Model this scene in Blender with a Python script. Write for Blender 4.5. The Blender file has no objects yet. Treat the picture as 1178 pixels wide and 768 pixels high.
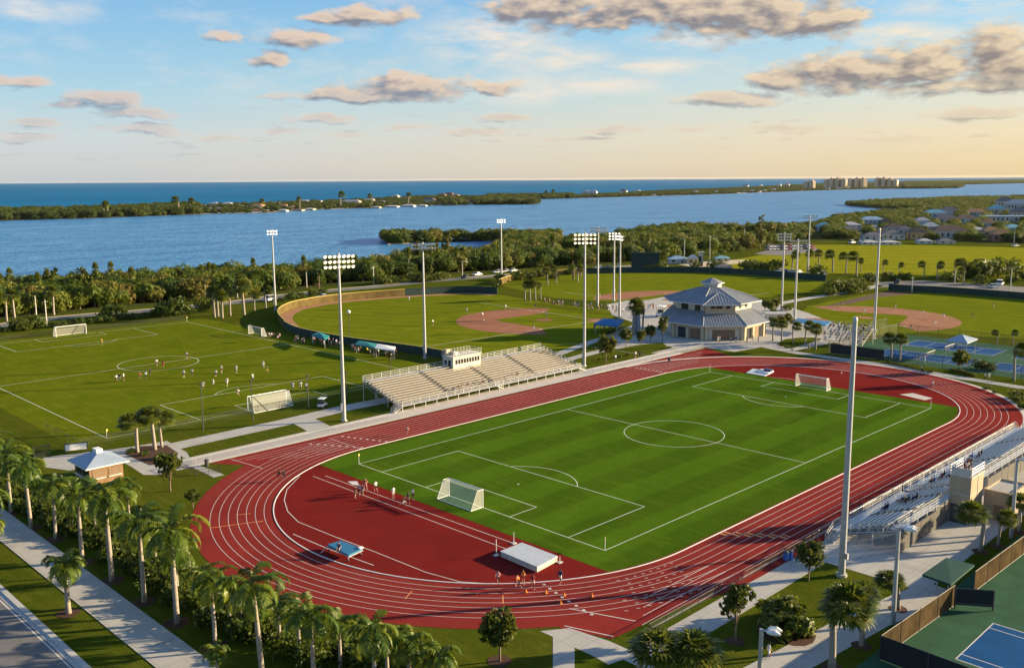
import bpy, bmesh, math, random
import numpy as np
from mathutils import Vector, Matrix
from mathutils.geometry import tessellate_polygon
R_=random.Random(7)
sc=bpy.context.scene
COL=sc.collection
PI=math.pi
# ---------------------------------------------------------------- camera (solved from the pitch markings)
FPX,PITCH,ROLL,CH=1082.254,0.163560389,-0.00599290711,46.6768244
X0,Y0,TH=-25.5930739,150.952015,0.782511393
ct,st=math.cos(TH),math.sin(TH)
def w2(x,y):      # camera ground frame -> site frame (X along the straights, Y away from the near straight)
    a,b=x-X0,y-Y0
    return (a*ct+b*st, -(a*st-b*ct))
def rot(x,y): return (x*ct+y*st, -(x*st-y*ct))
cp,sp=math.cos(PITCH),math.sin(PITCH)
fw=Vector((*rot(0,cp),-sp)); ri=Vector((*rot(1,0),0)); up=ri.cross(fw)
cr,sr=math.cos(ROLL),math.sin(ROLL)
r2=cr*ri+sr*up; u2=-sr*ri+cr*up
CAM=Vector((*w2(0,0),CH))
def G(px,py,z=0.0):
    d=fw+r2*((px-589)/FPX)-u2*((py-384)/FPX)
    t=(z-CAM.z)/d.z
    p=CAM+d*t
    return Vector((p.x,p.y,z))
def pix(p):
    d=Vector(p)-CAM; k=d.dot(fw)
    return (589+FPX*d.dot(r2)/k, 384-FPX*d.dot(u2)/k, k)
def W(u,v,z=0.0): return Vector((u,-v,z))
def hgt(b,py):
    lo,hi=0.0,90.0
    for _ in range(40):
        m=(lo+hi)/2
        if pix((b.x,b.y,m))[1]>py: lo=m
        else: hi=m
    return lo
cam=bpy.data.cameras.new('camera'); camo=bpy.data.objects.new('camera',cam); COL.objects.link(camo)
cam.sensor_width=36; cam.lens=FPX/1178*36; cam.clip_end=200000; cam.clip_start=1
M=Matrix((( r2.x,u2.x,-fw.x,CAM.x),(r2.y,u2.y,-fw.y,CAM.y),(r2.z,u2.z,-fw.z,CAM.z),(0,0,0,1)))
camo.matrix_world=M; sc.camera=camo
# ---------------------------------------------------------------- materials
def nt(name):
    m=bpy.data.materials.new(name); m.use_nodes=True
    t=m.node_tree; b=t.nodes['Principled BSDF']
    return m,t,b
def mix(t,f,a,b,mode='MIX'):
    n=t.nodes.new('ShaderNodeMix'); n.data_type='RGBA'; n.blend_type=mode
    for s,v in ((n.inputs[0],f),(n.inputs[6],a),(n.inputs[7],b)):
        if hasattr(v,'is_output'): t.links.new(v,s)
        elif isinstance(v,(tuple,list)): s.default_value=(*v[:3],1)
        else: s.default_value=v
    return n.outputs[2]
def mth(t,op,a,b=None,c=None,clamp=False):
    n=t.nodes.new('ShaderNodeMath'); n.operation=op; n.use_clamp=clamp
    for i,v in enumerate((a,b,c)):
        if v is None: continue
        if hasattr(v,'is_output'): t.links.new(v,n.inputs[i])
        else: n.inputs[i].default_value=v
    return n.outputs[0]
def noise(t,scale,detail=4,vec=None,rough=.55,stretch=None):
    n=t.nodes.new('ShaderNodeTexNoise'); n.inputs['Scale'].default_value=scale
    n.inputs['Detail'].default_value=detail; n.inputs['Roughness'].default_value=rough
    if vec is None: vec=t.nodes.new('ShaderNodeNewGeometry').outputs['Position']
    if stretch:
        mp=t.nodes.new('ShaderNodeMapping'); mp.inputs['Scale'].default_value=stretch[:3]
        if len(stretch)>3: mp.inputs['Rotation'].default_value=(0,0,stretch[3])
        t.links.new(vec,mp.inputs[0]); vec=mp.outputs[0]
    t.links.new(vec,n.inputs['Vector'])
    return n.outputs['Fac']
def ramp(t,f,lo,hi):
    n=t.nodes.new('ShaderNodeMapRange'); n.inputs[1].default_value=lo; n.inputs[2].default_value=hi
    t.links.new(f,n.inputs[0]); return n.outputs[0]
def bump(t,b,f,s,d=.05):
    n=t.nodes.new('ShaderNodeBump'); n.inputs['Strength'].default_value=s; n.inputs['Distance'].default_value=d
    t.links.new(f,n.inputs['Height']); t.links.new(n.outputs[0],b.inputs['Normal'])
def mat(name,c,rough=.75,var=.25,scale=1.2,metal=0,spec=.3,dirt=None):
    m,t,b=nt(name)
    c2=tuple(x*(1-var) for x in c); c3=tuple(min(1,x*(1+var*.6)) for x in c)
    o=mix(t,ramp(t,noise(t,scale,6),.3,.7),c2,c3)
    if dirt: o=mix(t,mth(t,'MULTIPLY',ramp(t,noise(t,dirt[1],8),.5,.75),dirt[2]),o,dirt[0])
    t.links.new(o,b.inputs['Base Color'])
    b.inputs['Roughness'].default_value=rough; b.inputs['Metallic'].default_value=metal; b.inputs['Specular IOR Level'].default_value=spec
    return m
def grass(name,a,b_,c_,stripe=None,s1=.018,s2=.5):
    m,t,b=nt(name)
    o=mix(t,ramp(t,noise(t,s1,6,rough=.62),.38,.62),a,b_)
    o=mix(t,mth(t,'MULTIPLY',ramp(t,noise(t,.11,7,rough=.7),.42,.66),.7),o,c_)
    o=mix(t,mth(t,'MULTIPLY',ramp(t,noise(t,s2*5,8,rough=.75),.3,.7),.6),o,tuple(x*.45 for x in a))
    o=mix(t,mth(t,'MULTIPLY',ramp(t,noise(t,1.0,5,stretch=(1,.12,1)),.5,.72),.3),o,tuple(x*1.4 for x in c_))
    if stripe:
        g=t.nodes.new('ShaderNodeNewGeometry'); s=t.nodes.new('ShaderNodeSeparateXYZ'); t.links.new(g.outputs['Position'],s.inputs[0])
        lin=mth(t,'ADD',mth(t,'MULTIPLY',s.outputs[0],math.cos(stripe[0])),mth(t,'MULTIPLY',s.outputs[1],math.sin(stripe[0])))
        w=mth(t,'SINE',mth(t,'MULTIPLY',lin,PI/stripe[1]))
        w=ramp(t,w,-.3,.3)
        o=mix(t,mth(t,'MULTIPLY',w,stripe[2]),o,tuple(x*1.35 for x in b_))
    t.links.new(o,b.inputs['Base Color']); b.inputs['Roughness'].default_value=1; b.inputs['Specular IOR Level'].default_value=0
    b1=t.nodes.new('ShaderNodeBump'); b1.inputs['Strength'].default_value=1; b1.inputs['Distance'].default_value=.55
    t.links.new(noise(t,.075,3,rough=.45,stretch=(1,1.9,1,.6)),b1.inputs['Height'])
    b2=t.nodes.new('ShaderNodeBump'); b2.inputs['Strength'].default_value=.7; b2.inputs['Distance'].default_value=.22
    t.links.new(noise(t,3.5,8,rough=.8),b2.inputs['Height']); t.links.new(b1.outputs[0],b2.inputs['Normal']); t.links.new(b2.outputs[0],b.inputs['Normal'])
    return m
def leafm(name,cols,rough=.6,hue=.5):
    m,t,b=nt(name)
    oi=t.nodes.new('ShaderNodeObjectInfo')
    at=t.nodes.new('ShaderNodeAttribute'); at.attribute_name='tone'
    r=t.nodes.new('ShaderNodeValToRGB'); r.color_ramp.interpolation='LINEAR'
    els=r.color_ramp.elements
    while len(els)<len(cols): els.new(.5)
    for i,c in enumerate(cols): els[i].position=i/(len(cols)-1); els[i].color=(*c,1)
    f=mth(t,'ADD',mth(t,'MULTIPLY',oi.outputs['Random'],hue),mth(t,'MULTIPLY',at.outputs['Fac'],1-hue))
    t.links.new(f,r.inputs[0])
    t.links.new(r.outputs[0],b.inputs['Base Color']); b.inputs['Roughness'].default_value=rough; b.inputs['Specular IOR Level'].default_value=.25
    tr=t.nodes.new('ShaderNodeBsdfTranslucent'); t.links.new(mix(t,.35,r.outputs[0],(.25,.28,.02)),tr.inputs[0])
    ms=t.nodes.new('ShaderNodeMixShader'); ms.inputs[0].default_value=.3
    out=t.nodes['Material Output']
    t.links.new(b.outputs[0],ms.inputs[1]); t.links.new(tr.outputs[0],ms.inputs[2]); t.links.new(ms.outputs[0],out.inputs[0])
    return m
def emis(name,c,s):
    m,t,b=nt(name); b.inputs['Base Color'].default_value=(.8,.8,.75,1)
    b.inputs['Emission Color'].default_value=(*c,1); b.inputs['Emission Strength'].default_value=s
    return m
def mesh_screen(name,c,alpha):
    m,t,b=nt(name); b.inputs['Base Color'].default_value=(*c,1); b.inputs['Alpha'].default_value=alpha; b.inputs['Roughness'].default_value=.6
    return m
K={}
def rubber(name,c,dk,lt):
    m,t,b=nt(name)
    o=mix(t,ramp(t,noise(t,.09,7,rough=.65),.36,.64),c,dk)
    o=mix(t,mth(t,'MULTIPLY',ramp(t,noise(t,.045,6,rough=.7),.52,.72),.6),o,lt)
    o=mix(t,mth(t,'MULTIPLY',ramp(t,noise(t,1.1,6,rough=.75,stretch=(.25,1,1)),.5,.75),.4),o,dk)
    o=mix(t,mth(t,'MULTIPLY',ramp(t,noise(t,5,4),.3,.7),.25),o,lt)
    t.links.new(o,b.inputs['Base Color']); b.inputs['Roughness'].default_value=.95; b.inputs['Specular IOR Level'].default_value=0
    bump(t,b,noise(t,9,5),.4,.02); return m
def paving(name,c,d1,d2):
    m,t,b=nt(name)
    o=mix(t,ramp(t,noise(t,.35,7,rough=.7),.35,.65),c,d1)
    o=mix(t,mth(t,'MULTIPLY',ramp(t,noise(t,.12,7,rough=.7),.52,.68),.75),o,d2)
    o=mix(t,mth(t,'MULTIPLY',ramp(t,noise(t,4,5),.45,.75),.3),o,d2)
    g=t.nodes.new('ShaderNodeNewGeometry'); s=t.nodes.new('ShaderNodeSeparateXYZ'); t.links.new(g.outputs['Position'],s.inputs[0])
    j=None
    for k in (0,1):
        f=mth(t,'LESS_THAN',mth(t,'FRACT',mth(t,'DIVIDE',s.outputs[k],2.4)),.025); j=f if j is None else mth(t,'MAXIMUM',j,f)
    o=mix(t,mth(t,'MULTIPLY',j,.5),o,tuple(x*.45 for x in d2))
    t.links.new(o,b.inputs['Base Color']); b.inputs['Roughness'].default_value=.85; b.inputs['Specular IOR Level'].default_value=.2; return m
K['turf']=grass('pitch turf',(.048,.108,.007),(.061,.125,.008),(.085,.136,.011),stripe=(PI/2+.0,5.5,.42))
K['left']=grass('practice turf',(.105,.148,.007),(.128,.164,.008),(.162,.172,.013))
K['ball']=grass('ball field turf',(.125,.165,.008),(.155,.185,.010),(.19,.195,.014),stripe=(.4,4.0,.16))
K['far']=grass('meadow turf',(.205,.225,.013),(.25,.255,.015),(.30,.27,.02),stripe=(.9,11,.22))
K['lawn']=grass('lawn',(.064,.092,.008),(.086,.108,.009),(.12,.122,.016),s2=.8)
K['ground']=grass('rough grass',(.055,.075,.018),(.075,.09,.02),(.10,.09,.035))
K['track']=rubber('track rubber',(.24,.030,.025),(.165,.019,.017),(.31,.065,.052))
K['dzone']=rubber('red infield rubber',(.185,.017,.015),(.125,.012,.011),(.235,.036,.030))
K['line']=mat('white line paint',(.62,.59,.55),.7,.08,2)
K['pitchline']=mat('chalk line',(.62,.68,.52),.8,.18,.6)
K['orange']=mat('orange line paint',(.72,.30,.10),.7,.15,2)
K['conc']=paving('concrete',(.40,.39,.36),(.44,.425,.39),(.29,.28,.255))
K['apron']=mat('pale concrete apron',(.52,.47,.42),.85,.08,.5)
K['asph']=mat('asphalt',(.17,.165,.16),.9,.2,.9,dirt=((.105,.105,.103),.35,.8))
K['kerb']=mat('kerb concrete',(.45,.44,.42),.85,.12,1)
K['clay']=mat('infield clay',(.27,.10,.045),.95,.18,.25,dirt=((.34,.15,.075),.15,.5))
K['warn']=mat('warning track clay',(.33,.16,.085),.95,.14,.2)
K['mulch']=mat('mulch',(.075,.035,.02),.95,.35,3)
K['sand']=mat('sand',(.5,.42,.30),.9,.1,.05)
K['blue']=mat('blue court paint',(.010,.078,.215),.9,.15,.4,spec=.05)
K['green']=mat('green court paint',(.036,.10,.056),.9,.15,.4,spec=.05,dirt=((.055,.13,.075),.2,.6))
K['alu']=mat('aluminium',(.55,.55,.54),.45,.12,2,metal=.35,spec=.5)
K['seat']=mat('aluminium seat',(.60,.545,.45),.5,.12,1.5,metal=.15,spec=.4)
K['steel']=mat('galvanised steel',(.46,.47,.48),.45,.12,1.5,metal=.35,spec=.5)
K['dark']=mat('dark steel',(.06,.065,.07),.6,.2,2)
K['black']=mat('black mesh fabric',(.018,.024,.028),.8,.2,2)
K['white']=mat('white paint',(.78,.78,.75),.6,.07,2)
K['cream']=mat('cream stucco',(.50,.42,.30),.85,.08,.7)
K['pale']=mat('pale stucco',(.55,.52,.455),.85,.08,.7)
K['tan']=mat('tan block',(.40,.315,.215),.85,.12,.9)
K['brown']=mat('brown door',(.22,.15,.095),.7,.12,1)
K['glass']=mat('dark glass',(.03,.035,.04),.15,.2,1,spec=.6)
K['roofm']=mat('blue-grey metal roof',(.235,.255,.29),.65,.14,.4,metal=0,spec=.15)
K['roofb']=mat('light blue metal roof',(.30,.37,.47),.5,.14,.5,metal=.1)
K['teal']=mat('teal canvas',(.02,.20,.20),.75,.15,.6)
K['bluec']=mat('blue canvas',(.02,.16,.36),.75,.15,.6)
K['fabric']=mat('blue mat vinyl',(.03,.16,.30),.6,.15,1.5)
K['hj']=mat('grey mat vinyl',(.46,.50,.55),.6,.10,1.2)
K['hjs']=mat('sunlit cream mat side',(.55,.48,.40),.7,.2,2)  # mat sides: warm sunlight is put into this colour
K['dgreen']=mat('dark green canvas',(.006,.055,.042),.75,.15,.8)
K['screen']=mat('brown windscreen mesh',(.075,.054,.030),.95,.4,.5,spec=0,dirt=((.032,.025,.016),.35,.9))
K['wallg']=mat('dark green outfield padding',(.018,.045,.042),.8,.2,.4)
K['wally']=mat('weathered wooden boards',(.125,.092,.036),.9,.35,.4,spec=.05)
K['cap']=mat('yellow fence cap',(.62,.48,.13),.6,.1,1)
K['bark']=mat('grey palm bark',(.30,.265,.22),.9,.22,2.2,dirt=((.24,.20,.16),1.4,.6))
K['bark2']=mat('brown bark',(.22,.165,.115),.9,.25,2.5)
K['shaft']=mat('green crownshaft',(.10,.17,.035),.5,.15,2)
K['chain']=mesh_screen('chain link wire',(.16,.165,.17),.20)
K['chaind']=mesh_screen('dark chain link wire',(.03,.035,.035),.17)
K['net']=mesh_screen('goal net',(.85,.85,.83),.26)
K['lampw']=emis('floodlight lamp',(1,.90,.72),1.3)
K['lampy']=emis('warm floodlight lamp',(1,.77,.40),.85)
K['lampo']=mat('unlit floodlight lamp',(.62,.60,.58),.3,.1,3)
K['rlawn']=K['lawn']
K['royal']=leafm('royal palm leaf',[(.028,.062,.009),(.055,.105,.012),(.11,.155,.015),(.22,.22,.022)],.4,.2)
K['sabal']=leafm('fan palm leaf',[(.035,.062,.010),(.075,.105,.014),(.15,.155,.018),(.26,.22,.03)],.45,.3)
K['oak']=leafm('broadleaf',[(.03,.048,.009),(.055,.08,.012),(.095,.11,.015),(.16,.13,.025)],.5,.4)
K['mang']=leafm('mangrove leaf',[(.016,.042,.005),(.032,.070,.007),(.055,.098,.008),(.088,.13,.010),(.12,.15,.012),(.15,.145,.018),(.20,.115,.045)],.55,.8)
K['swamp']=leafm('low mangrove leaf',[(.05,.095,.006),(.085,.135,.008),(.12,.165,.010),(.16,.185,.014)],.5,.5)
K['isle']=leafm('island mangrove leaf',[(.025,.048,.012),(.045,.07,.014),(.075,.10,.016),(.12,.125,.028)],.6,.6)
K['hedge']=leafm('hedge leaf',[(.02,.042,.007),(.045,.075,.010),(.085,.115,.012),(.15,.155,.02)],.5,.4)
SK=[mat('skin light',(.52,.33,.24),.6,.05,9),mat('skin mid',(.33,.19,.12),.6,.05,9),mat('skin dark',(.11,.06,.04),.6,.05,9)]
HAIR=mat('dark hair',(.025,.018,.012),.7,.2,9); SHOE=mat('white shoe',(.6,.6,.6),.7,.1,9)
CL={n:mat(n+' cloth',c,.85,.15,6) for n,c in dict(white=(.75,.75,.74),black=(.02,.02,.022),navy=(.025,.04,.12),red=(.45,.03,.03),yellow=(.62,.45,.03),maroon=(.20,.02,.03),teal=(.03,.30,.30),grey=(.28,.28,.29),orange=(.62,.20,.03),purple=(.22,.14,.42),blue=(.05,.16,.50),pink=(.60,.30,.32)).items()}
# ---------------------------------------------------------------- mesh helpers
class MB:
    def __init__(s): s.v=[];s.f=[];s.m=[];s.tone=None
    def quad(s,p,mi=0):
        n=len(s.v); s.v+= [tuple(q) for q in p]; s.f.append(tuple(range(n,n+len(p)))); s.m.append(mi); return s
    def boxp(s,x0,x1,y0,y1,z0,z1,mi=0):
        if x0>x1:x0,x1=x1,x0
        if y0>y1:y0,y1=y1,y0
        n=len(s.v)
        s.v+=[(x0,y0,z0),(x1,y0,z0),(x1,y1,z0),(x0,y1,z0),(x0,y0,z1),(x1,y0,z1),(x1,y1,z1),(x0,y1,z1)]
        for q in ((0,3,2,1),(4,5,6,7),(0,1,5,4),(1,2,6,5),(2,3,7,6),(3,0,4,7)): s.f.append(tuple(n+i for i in q)); s.m.append(mi)
        return s
    def box(s,c,d,mi=0,rz=0):
        a,b=math.cos(rz),math.sin(rz); n=len(s.v); hx,hy,hz=d[0]/2,d[1]/2,d[2]/2
        for z in (-hz,hz):
            for x,y in ((-hx,-hy),(hx,-hy),(hx,hy),(-hx,hy)): s.v.append((c[0]+x*a-y*b,c[1]+x*b+y*a,c[2]+z))
        for q in ((0,3,2,1),(4,5,6,7),(0,1,5,4),(1,2,6,5),(2,3,7,6),(3,0,4,7)): s.f.append(tuple(n+i for i in q)); s.m.append(mi)
        return s
    def tube(s,p,q,r0,r1=None,n=8,mi=0):
        if r1 is None:r1=r0
        p=Vector(p);q=Vector(q);d=(q-p).normalized()
        a=Vector((0,0,1)) if abs(d.z)<.9 else Vector((1,0,0)); x=d.cross(a).normalized(); y=d.cross(x)
        k=len(s.v)
        for c,r in ((p,r0),(q,r1)):
            for i in range(n):
                t=2*PI*i/n; s.v.append(tuple(c+x*(r*math.cos(t))+y*(r*math.sin(t))))
        for i in range(n):
            j=(i+1)%n; s.f.append((k+i,k+n+i,k+n+j,k+j)); s.m.append(mi)
        s.f.append(tuple(k+i for i in range(n))); s.m.append(mi)
        s.f.append(tuple(k+n+i for i in reversed(range(n)))); s.m.append(mi)
        return s
    def path(s,pts,rad,n=8,mi=0):   # swept tapered tube, one skin
        k=len(s.v); m=len(pts)
        for i in range(m):
            p=Vector(pts[i]); d=(Vector(pts[min(i+1,m-1)])-Vector(pts[max(i-1,0)])).normalized()
            a=Vector((1,0,0)) if abs(d.x)<.9 else Vector((0,1,0)); x=d.cross(a).normalized(); y=d.cross(x)
            r=rad[i] if isinstance(rad,(list,tuple)) else rad
            for j in range(n):
                t=2*PI*j/n; s.v.append(tuple(p+x*(r*math.cos(t))+y*(r*math.sin(t))))
        for i in range(m-1):
            for j in range(n):
                j2=(j+1)%n; s.f.append((k+i*n+j,k+i*n+j2,k+(i+1)*n+j2,k+(i+1)*n+j)); s.m.append(mi)
        s.f.append(tuple(k+j for j in reversed(range(n)))); s.m.append(mi)
        s.f.append(tuple(k+(m-1)*n+j for j in range(n))); s.m.append(mi)
        return s
    def poly(s,pts,z=None,mi=0):
        P=[Vector((p[0],p[1],(p[2] if len(p)>2 else 0) if z is None else z)) for p in pts]
        k=len(s.v); s.v+=[tuple(p) for p in P]
        for t in tessellate_polygon([[Vector((p.x,p.y,0)) for p in P]]):
            a,b,c=(P[i] for i in t)
            if (b-a).cross(c-a).z<0: t=(t[0],t[2],t[1])
            s.f.append(tuple(k+i for i in t)); s.m.append(mi)
        return s
    def prism(s,pts,z0,z1,mi=0,top=True):
        n=len(pts); k=len(s.v)
        ar=sum(pts[i][0]*pts[(i+1)%n][1]-pts[(i+1)%n][0]*pts[i][1] for i in range(n))
        if ar<0: pts=pts[::-1]
        s.v+=[(p[0],p[1],z0) for p in pts]+[(p[0],p[1],z1) for p in pts]
        for i in range(n):
            j=(i+1)%n; s.f.append((k+i,k+j,k+n+j,k+n+i)); s.m.append(mi)
        if top: s.f.append(tuple(k+n+i for i in range(n))); s.m.append(mi); s.f.append(tuple(k+i for i in reversed(range(n)))); s.m.append(mi)
        return s
    def ribbon(s,pts,w,z,mi=0,closed=False,off=0.0):
        Q=[]; pts=[(p[0],p[1]) for p in pts]
        for a,b in zip(pts,pts[1:]+(pts[:1] if closed else [])):          # short pieces keep thin lines exact
            k=max(1,int(math.hypot(b[0]-a[0],b[1]-a[1])/3.0)); Q+=[(a[0]+(b[0]-a[0])*i/k,a[1]+(b[1]-a[1])*i/k) for i in range(k)]
        if not closed: Q.append(pts[-1])
        pts=Q
        n=len(pts); L=[];Rr=[]
        for i in range(n):
            a=pts[(i-1)%n] if (closed or i>0) else pts[i]; b=pts[(i+1)%n] if (closed or i<n-1) else pts[i]
            d=Vector((b[0]-a[0],b[1]-a[1])); d.normalize(); nn=Vector((-d.y,d.x))
            p=Vector((pts[i][0],pts[i][1]))
            L.append(p+nn*(w/2+off)); Rr.append(p-nn*(w/2-off))
        k=len(s.v); s.v+=[(p.x,p.y,z) for p in L]+[(p.x,p.y,z) for p in Rr]
        for i in range(n if closed else n-1):
            j=(i+1)%n; s.f.append((k+i,k+n+i,k+n+j,k+j)); s.m.append(mi)
        return s
    def wall(s,pts,z0,z1,th,mi=0):      # extruded ribbon with thickness
        n=len(pts); L=[];Rr=[]
        for i in range(n):
            a=pts[max(i-1,0)]; b=pts[min(i+1,n-1)]
            d=Vector((b[0]-a[0],b[1]-a[1])); d.normalize(); nn=Vector((-d.y,d.x))*(th/2); p=Vector((pts[i][0],pts[i][1]))
            L.append(p+nn); Rr.append(p-nn)
        k=len(s.v)
        for P,z in ((L,z0),(L,z1),(Rr,z0),(Rr,z1)): s.v+=[(p.x,p.y,z) for p in P]
        for i in range(n-1):
            for a,b in ((0,1),(1,3),(3,2),(2,0)): s.f.append((k+a*n+i,k+b*n+i,k+b*n+i+1,k+a*n+i+1)); s.m.append(mi)
        for i in (0,n-1): s.f.append((k+i,k+n+i,k+3*n+i,k+2*n+i)); s.m.append(mi)
        return s
    def mesh(s,name,mats,smooth=False):
        me=bpy.data.meshes.new(name); me.from_pydata(s.v,[],s.f)
        for m in (mats if isinstance(mats,(list,tuple)) else [mats]): me.materials.append(m)
        if any(s.m): me.polygons.foreach_set('material_index',s.m)
        if smooth: me.polygons.foreach_set('use_smooth',[True]*len(s.f))
        if s.tone is not None:
            a=me.attributes.new('tone','FLOAT','FACE'); a.data.foreach_set('value',s.tone)
        me.update(); return me
    def obj(s,name,mats,parent=None,smooth=False,loc=None,rz=0):
        return link(name,s.mesh(name,mats,smooth),parent,loc,rz)
def link(name,me,parent=None,loc=None,rz=0):
    o=bpy.data.objects.new(name,me); COL.objects.link(o)
    if loc is not None: o.location=loc
    if rz: o.rotation_euler=(0,0,rz)
    if parent is not None: o.parent=parent
    return o
def tag(o,label,cat,group=None):
    o['label']=label; o['category']=cat
    if group: o['group']=group
    return o
def thing(name,label,cat,loc=(0,0,0),rz=0,group=None):
    o=bpy.data.objects.new(name,None); COL.objects.link(o); o.location=loc; o.rotation_euler=(0,0,rz)
    o.empty_display_size=.3
    return tag(o,label,cat,group)
def struct(name,mb,mats): o=mb.obj(name,mats); o['kind']='structure'; return o
def dup(root,loc,rz=0,label=None,group=None,s=None):
    r=root.copy(); COL.objects.link(r); r.location=loc; r.rotation_euler=(0,0,rz)
    if s: r.scale=(s,s,s) if not isinstance(s,tuple) else s
    if label: r['label']=label
    if group: r['group']=group
    for ch in list(root.children):
        c=ch.copy(); COL.objects.link(c); c.parent=r
        for g in ch.children:
            d=g.copy(); COL.objects.link(d); d.parent=c
    return r
def px(*ps): return [tuple(G(*p)) for p in ps]
# ---------------------------------------------------------------- land, water, ground
def c2(x,y): return w2(x,y)
shore=px((-160,326,8),(0,317,8),(130,311,8),(240,304,8),(320,303,8),(354,299,8),(415,295,8),(442,293,8),(464,289,8),(500,283,8),(534,284,8),(561,283.5,8),(588,277.5),(560,276.2),(530,275),(480,275.2),(443,273.5),(440,270),(446,267.5,8),(480,266,8),(560,263,8),(640,262.5,8),(700,262,8),(760,258,8),(800,255.5,8),(850,258,8),(900,255,8),(940,250,8),(965,252),(1000,247),(1035,244.5),(1062,242),(1040,240.3),(1015,239.3),(976,236.2),(972,234.6),(990,229,8),(1010,227,8),(1060,226,8),(1100,224,8),(1178,223,8),(1420,221,8))
land=shore+[(*c2(1600,1500),0),(*c2(700,-250),0),(*c2(-500,-250),0),(*c2(-420,330),0)]
struct('ground',MB().poly(land,0),K['lawn'])
cen=Vector((sum(p[0] for p in shore)/len(shore),sum(p[1] for p in shore)/len(shore)))
mb=MB()
for i in range(len(shore)-1):                        # low muddy bank down to the water
    a,b=shore[i],shore[i+1]; mb.quad([(a[0],a[1],-1.3),(b[0],b[1],-1.3),(b[0],b[1],0),(a[0],a[1],0)])
struct('shore_bank',mb,K['bark2'])
def waterm(name,c,c2_,rough,bs,sc1,spec=.5,cal=None):
    m,t,b=nt(name)
    o=mix(t,ramp(t,noise(t,sc1,5,stretch=(1,1,1)),.38,.62),c,c2_)
    if cal: o=mix(t,mth(t,'MULTIPLY',ramp(t,noise(t,sc1*.9,6,stretch=(.35,1.6,1,TH-PI/4+.5)),.53,.64),.75),o,cal)
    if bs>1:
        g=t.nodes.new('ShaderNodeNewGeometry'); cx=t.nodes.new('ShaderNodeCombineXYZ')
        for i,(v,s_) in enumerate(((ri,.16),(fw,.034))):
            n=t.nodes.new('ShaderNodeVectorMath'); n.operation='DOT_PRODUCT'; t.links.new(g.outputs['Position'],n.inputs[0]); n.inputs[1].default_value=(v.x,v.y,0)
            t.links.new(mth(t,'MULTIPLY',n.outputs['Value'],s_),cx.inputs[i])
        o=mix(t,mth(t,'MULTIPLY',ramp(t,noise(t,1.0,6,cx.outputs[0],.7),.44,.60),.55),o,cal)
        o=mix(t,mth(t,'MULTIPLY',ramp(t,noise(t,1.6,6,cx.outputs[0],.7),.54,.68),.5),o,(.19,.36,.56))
    t.links.new(o,b.inputs['Base Color']); b.inputs['Roughness'].default_value=rough; b.inputs['Specular IOR Level'].default_value=spec
    b.inputs['IOR'].default_value=1.33
    n=t.nodes.new('ShaderNodeBump'); n.inputs['Strength'].default_value=bs; n.inputs['Distance'].default_value=1.2
    w=mth(t,'ADD',mth(t,'MULTIPLY',noise(t,.11,6,rough=.7),1.0),mth(t,'MULTIPLY',noise(t,.5,5),.35))
    t.links.new(w,n.inputs['Height']); t.links.new(n.outputs[0],b.inputs['Normal'])
    return m
K['lagoon']=waterm('lagoon water',(.050,.215,.43),(.105,.30,.52),.32,2.0,.02,.22,cal=(.024,.14,.34))
K['ocean']=waterm('ocean water',(.002,.13,.29),(.003,.155,.32),.6,.8,.002,.03,cal=(.004,.085,.20))
far=px((-420,250),(-160,249),(0,246),(160,242),(310,236),(430,232),(560,227.5),(640,225.6),(760,219.5),(900,214.5),(1000,212),(1178,207.5),(1420,205))
struct('lagoon',MB().poly(far+[(*c2(2600,1500),0),(*c2(1500,200),0),(*c2(-600,150),0),(*c2(-1500,700),0)],-0.9),K['lagoon'])
R0=26000; mb=MB(); n0=64
mb.v=[(R0*math.cos(2*PI*i/n0),R0*math.sin(2*PI*i/n0),-1.6) for i in range(n0)]; mb.f=[tuple(range(n0))]; mb.m=[0]
struct('ocean',mb,K['ocean'])
isf=px((-420,259),(-160,256),(0,253),(100,250.5),(160,248.3),(240,245.5),(310,244),(370,240.5),(440,238.3),(480,236.4),(560,235),(612,234.6),(621,233.2),(612,230.5),(600,229.2),(640,228.2),(700,226.6),(760,225),(830,223),(900,220.3),(935,219),(1000,217.2),(1070,216.7),(1100,216.2),(1108,214.6),(1085,213.4),(1110,212.2),(1178,210.6),(1420,209))
isb=px((-420,246,8),(-160,243,8),(0,239.5,8),(160,235.5,8),(240,231.5,8),(310,229.5,8),(400,226.5,8),(480,223,8),(560,223,8),(640,222.6,8),(700,220,8),(760,217.2,8),(830,214.8,8),(900,212,8),(960,209.6,8),(1040,208.4,8),(1178,206.6,6),(1420,204.6,6))
struct('island_land',MB().poly(isf+isb[::-1],-.55),K['sand'])
struct('woodland_floor',MB().poly(px((-160,395),(0,368),(60,362),(111,356),(155,353.5),(208,348.5),(272,343),(310,338),(380,329),(430,325),(490,318),(560,313),(650,307),(760,300),(800,296),(850,290),(880,284),(930,277),(1040,277),(1178,281),(1420,288))+shore[::-1],.006),K['ground'])
# fields
def rect(u0,u1,v0,v1): return [(u0,-v0),(u1,-v0),(u1,-v1),(u0,-v1)]
struct('practice_field',MB().poly(rect(-29,62,-178,-44.5),.004),K['left'])
struct('meadow',MB().poly(px((812,304),(880,292.5),(930,281.5),(1040,281.5),(1178,285),(1420,292),(1420,324),(1100,317),(1020,315),(900,314),(840,312)),.010),K['far'])
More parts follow.
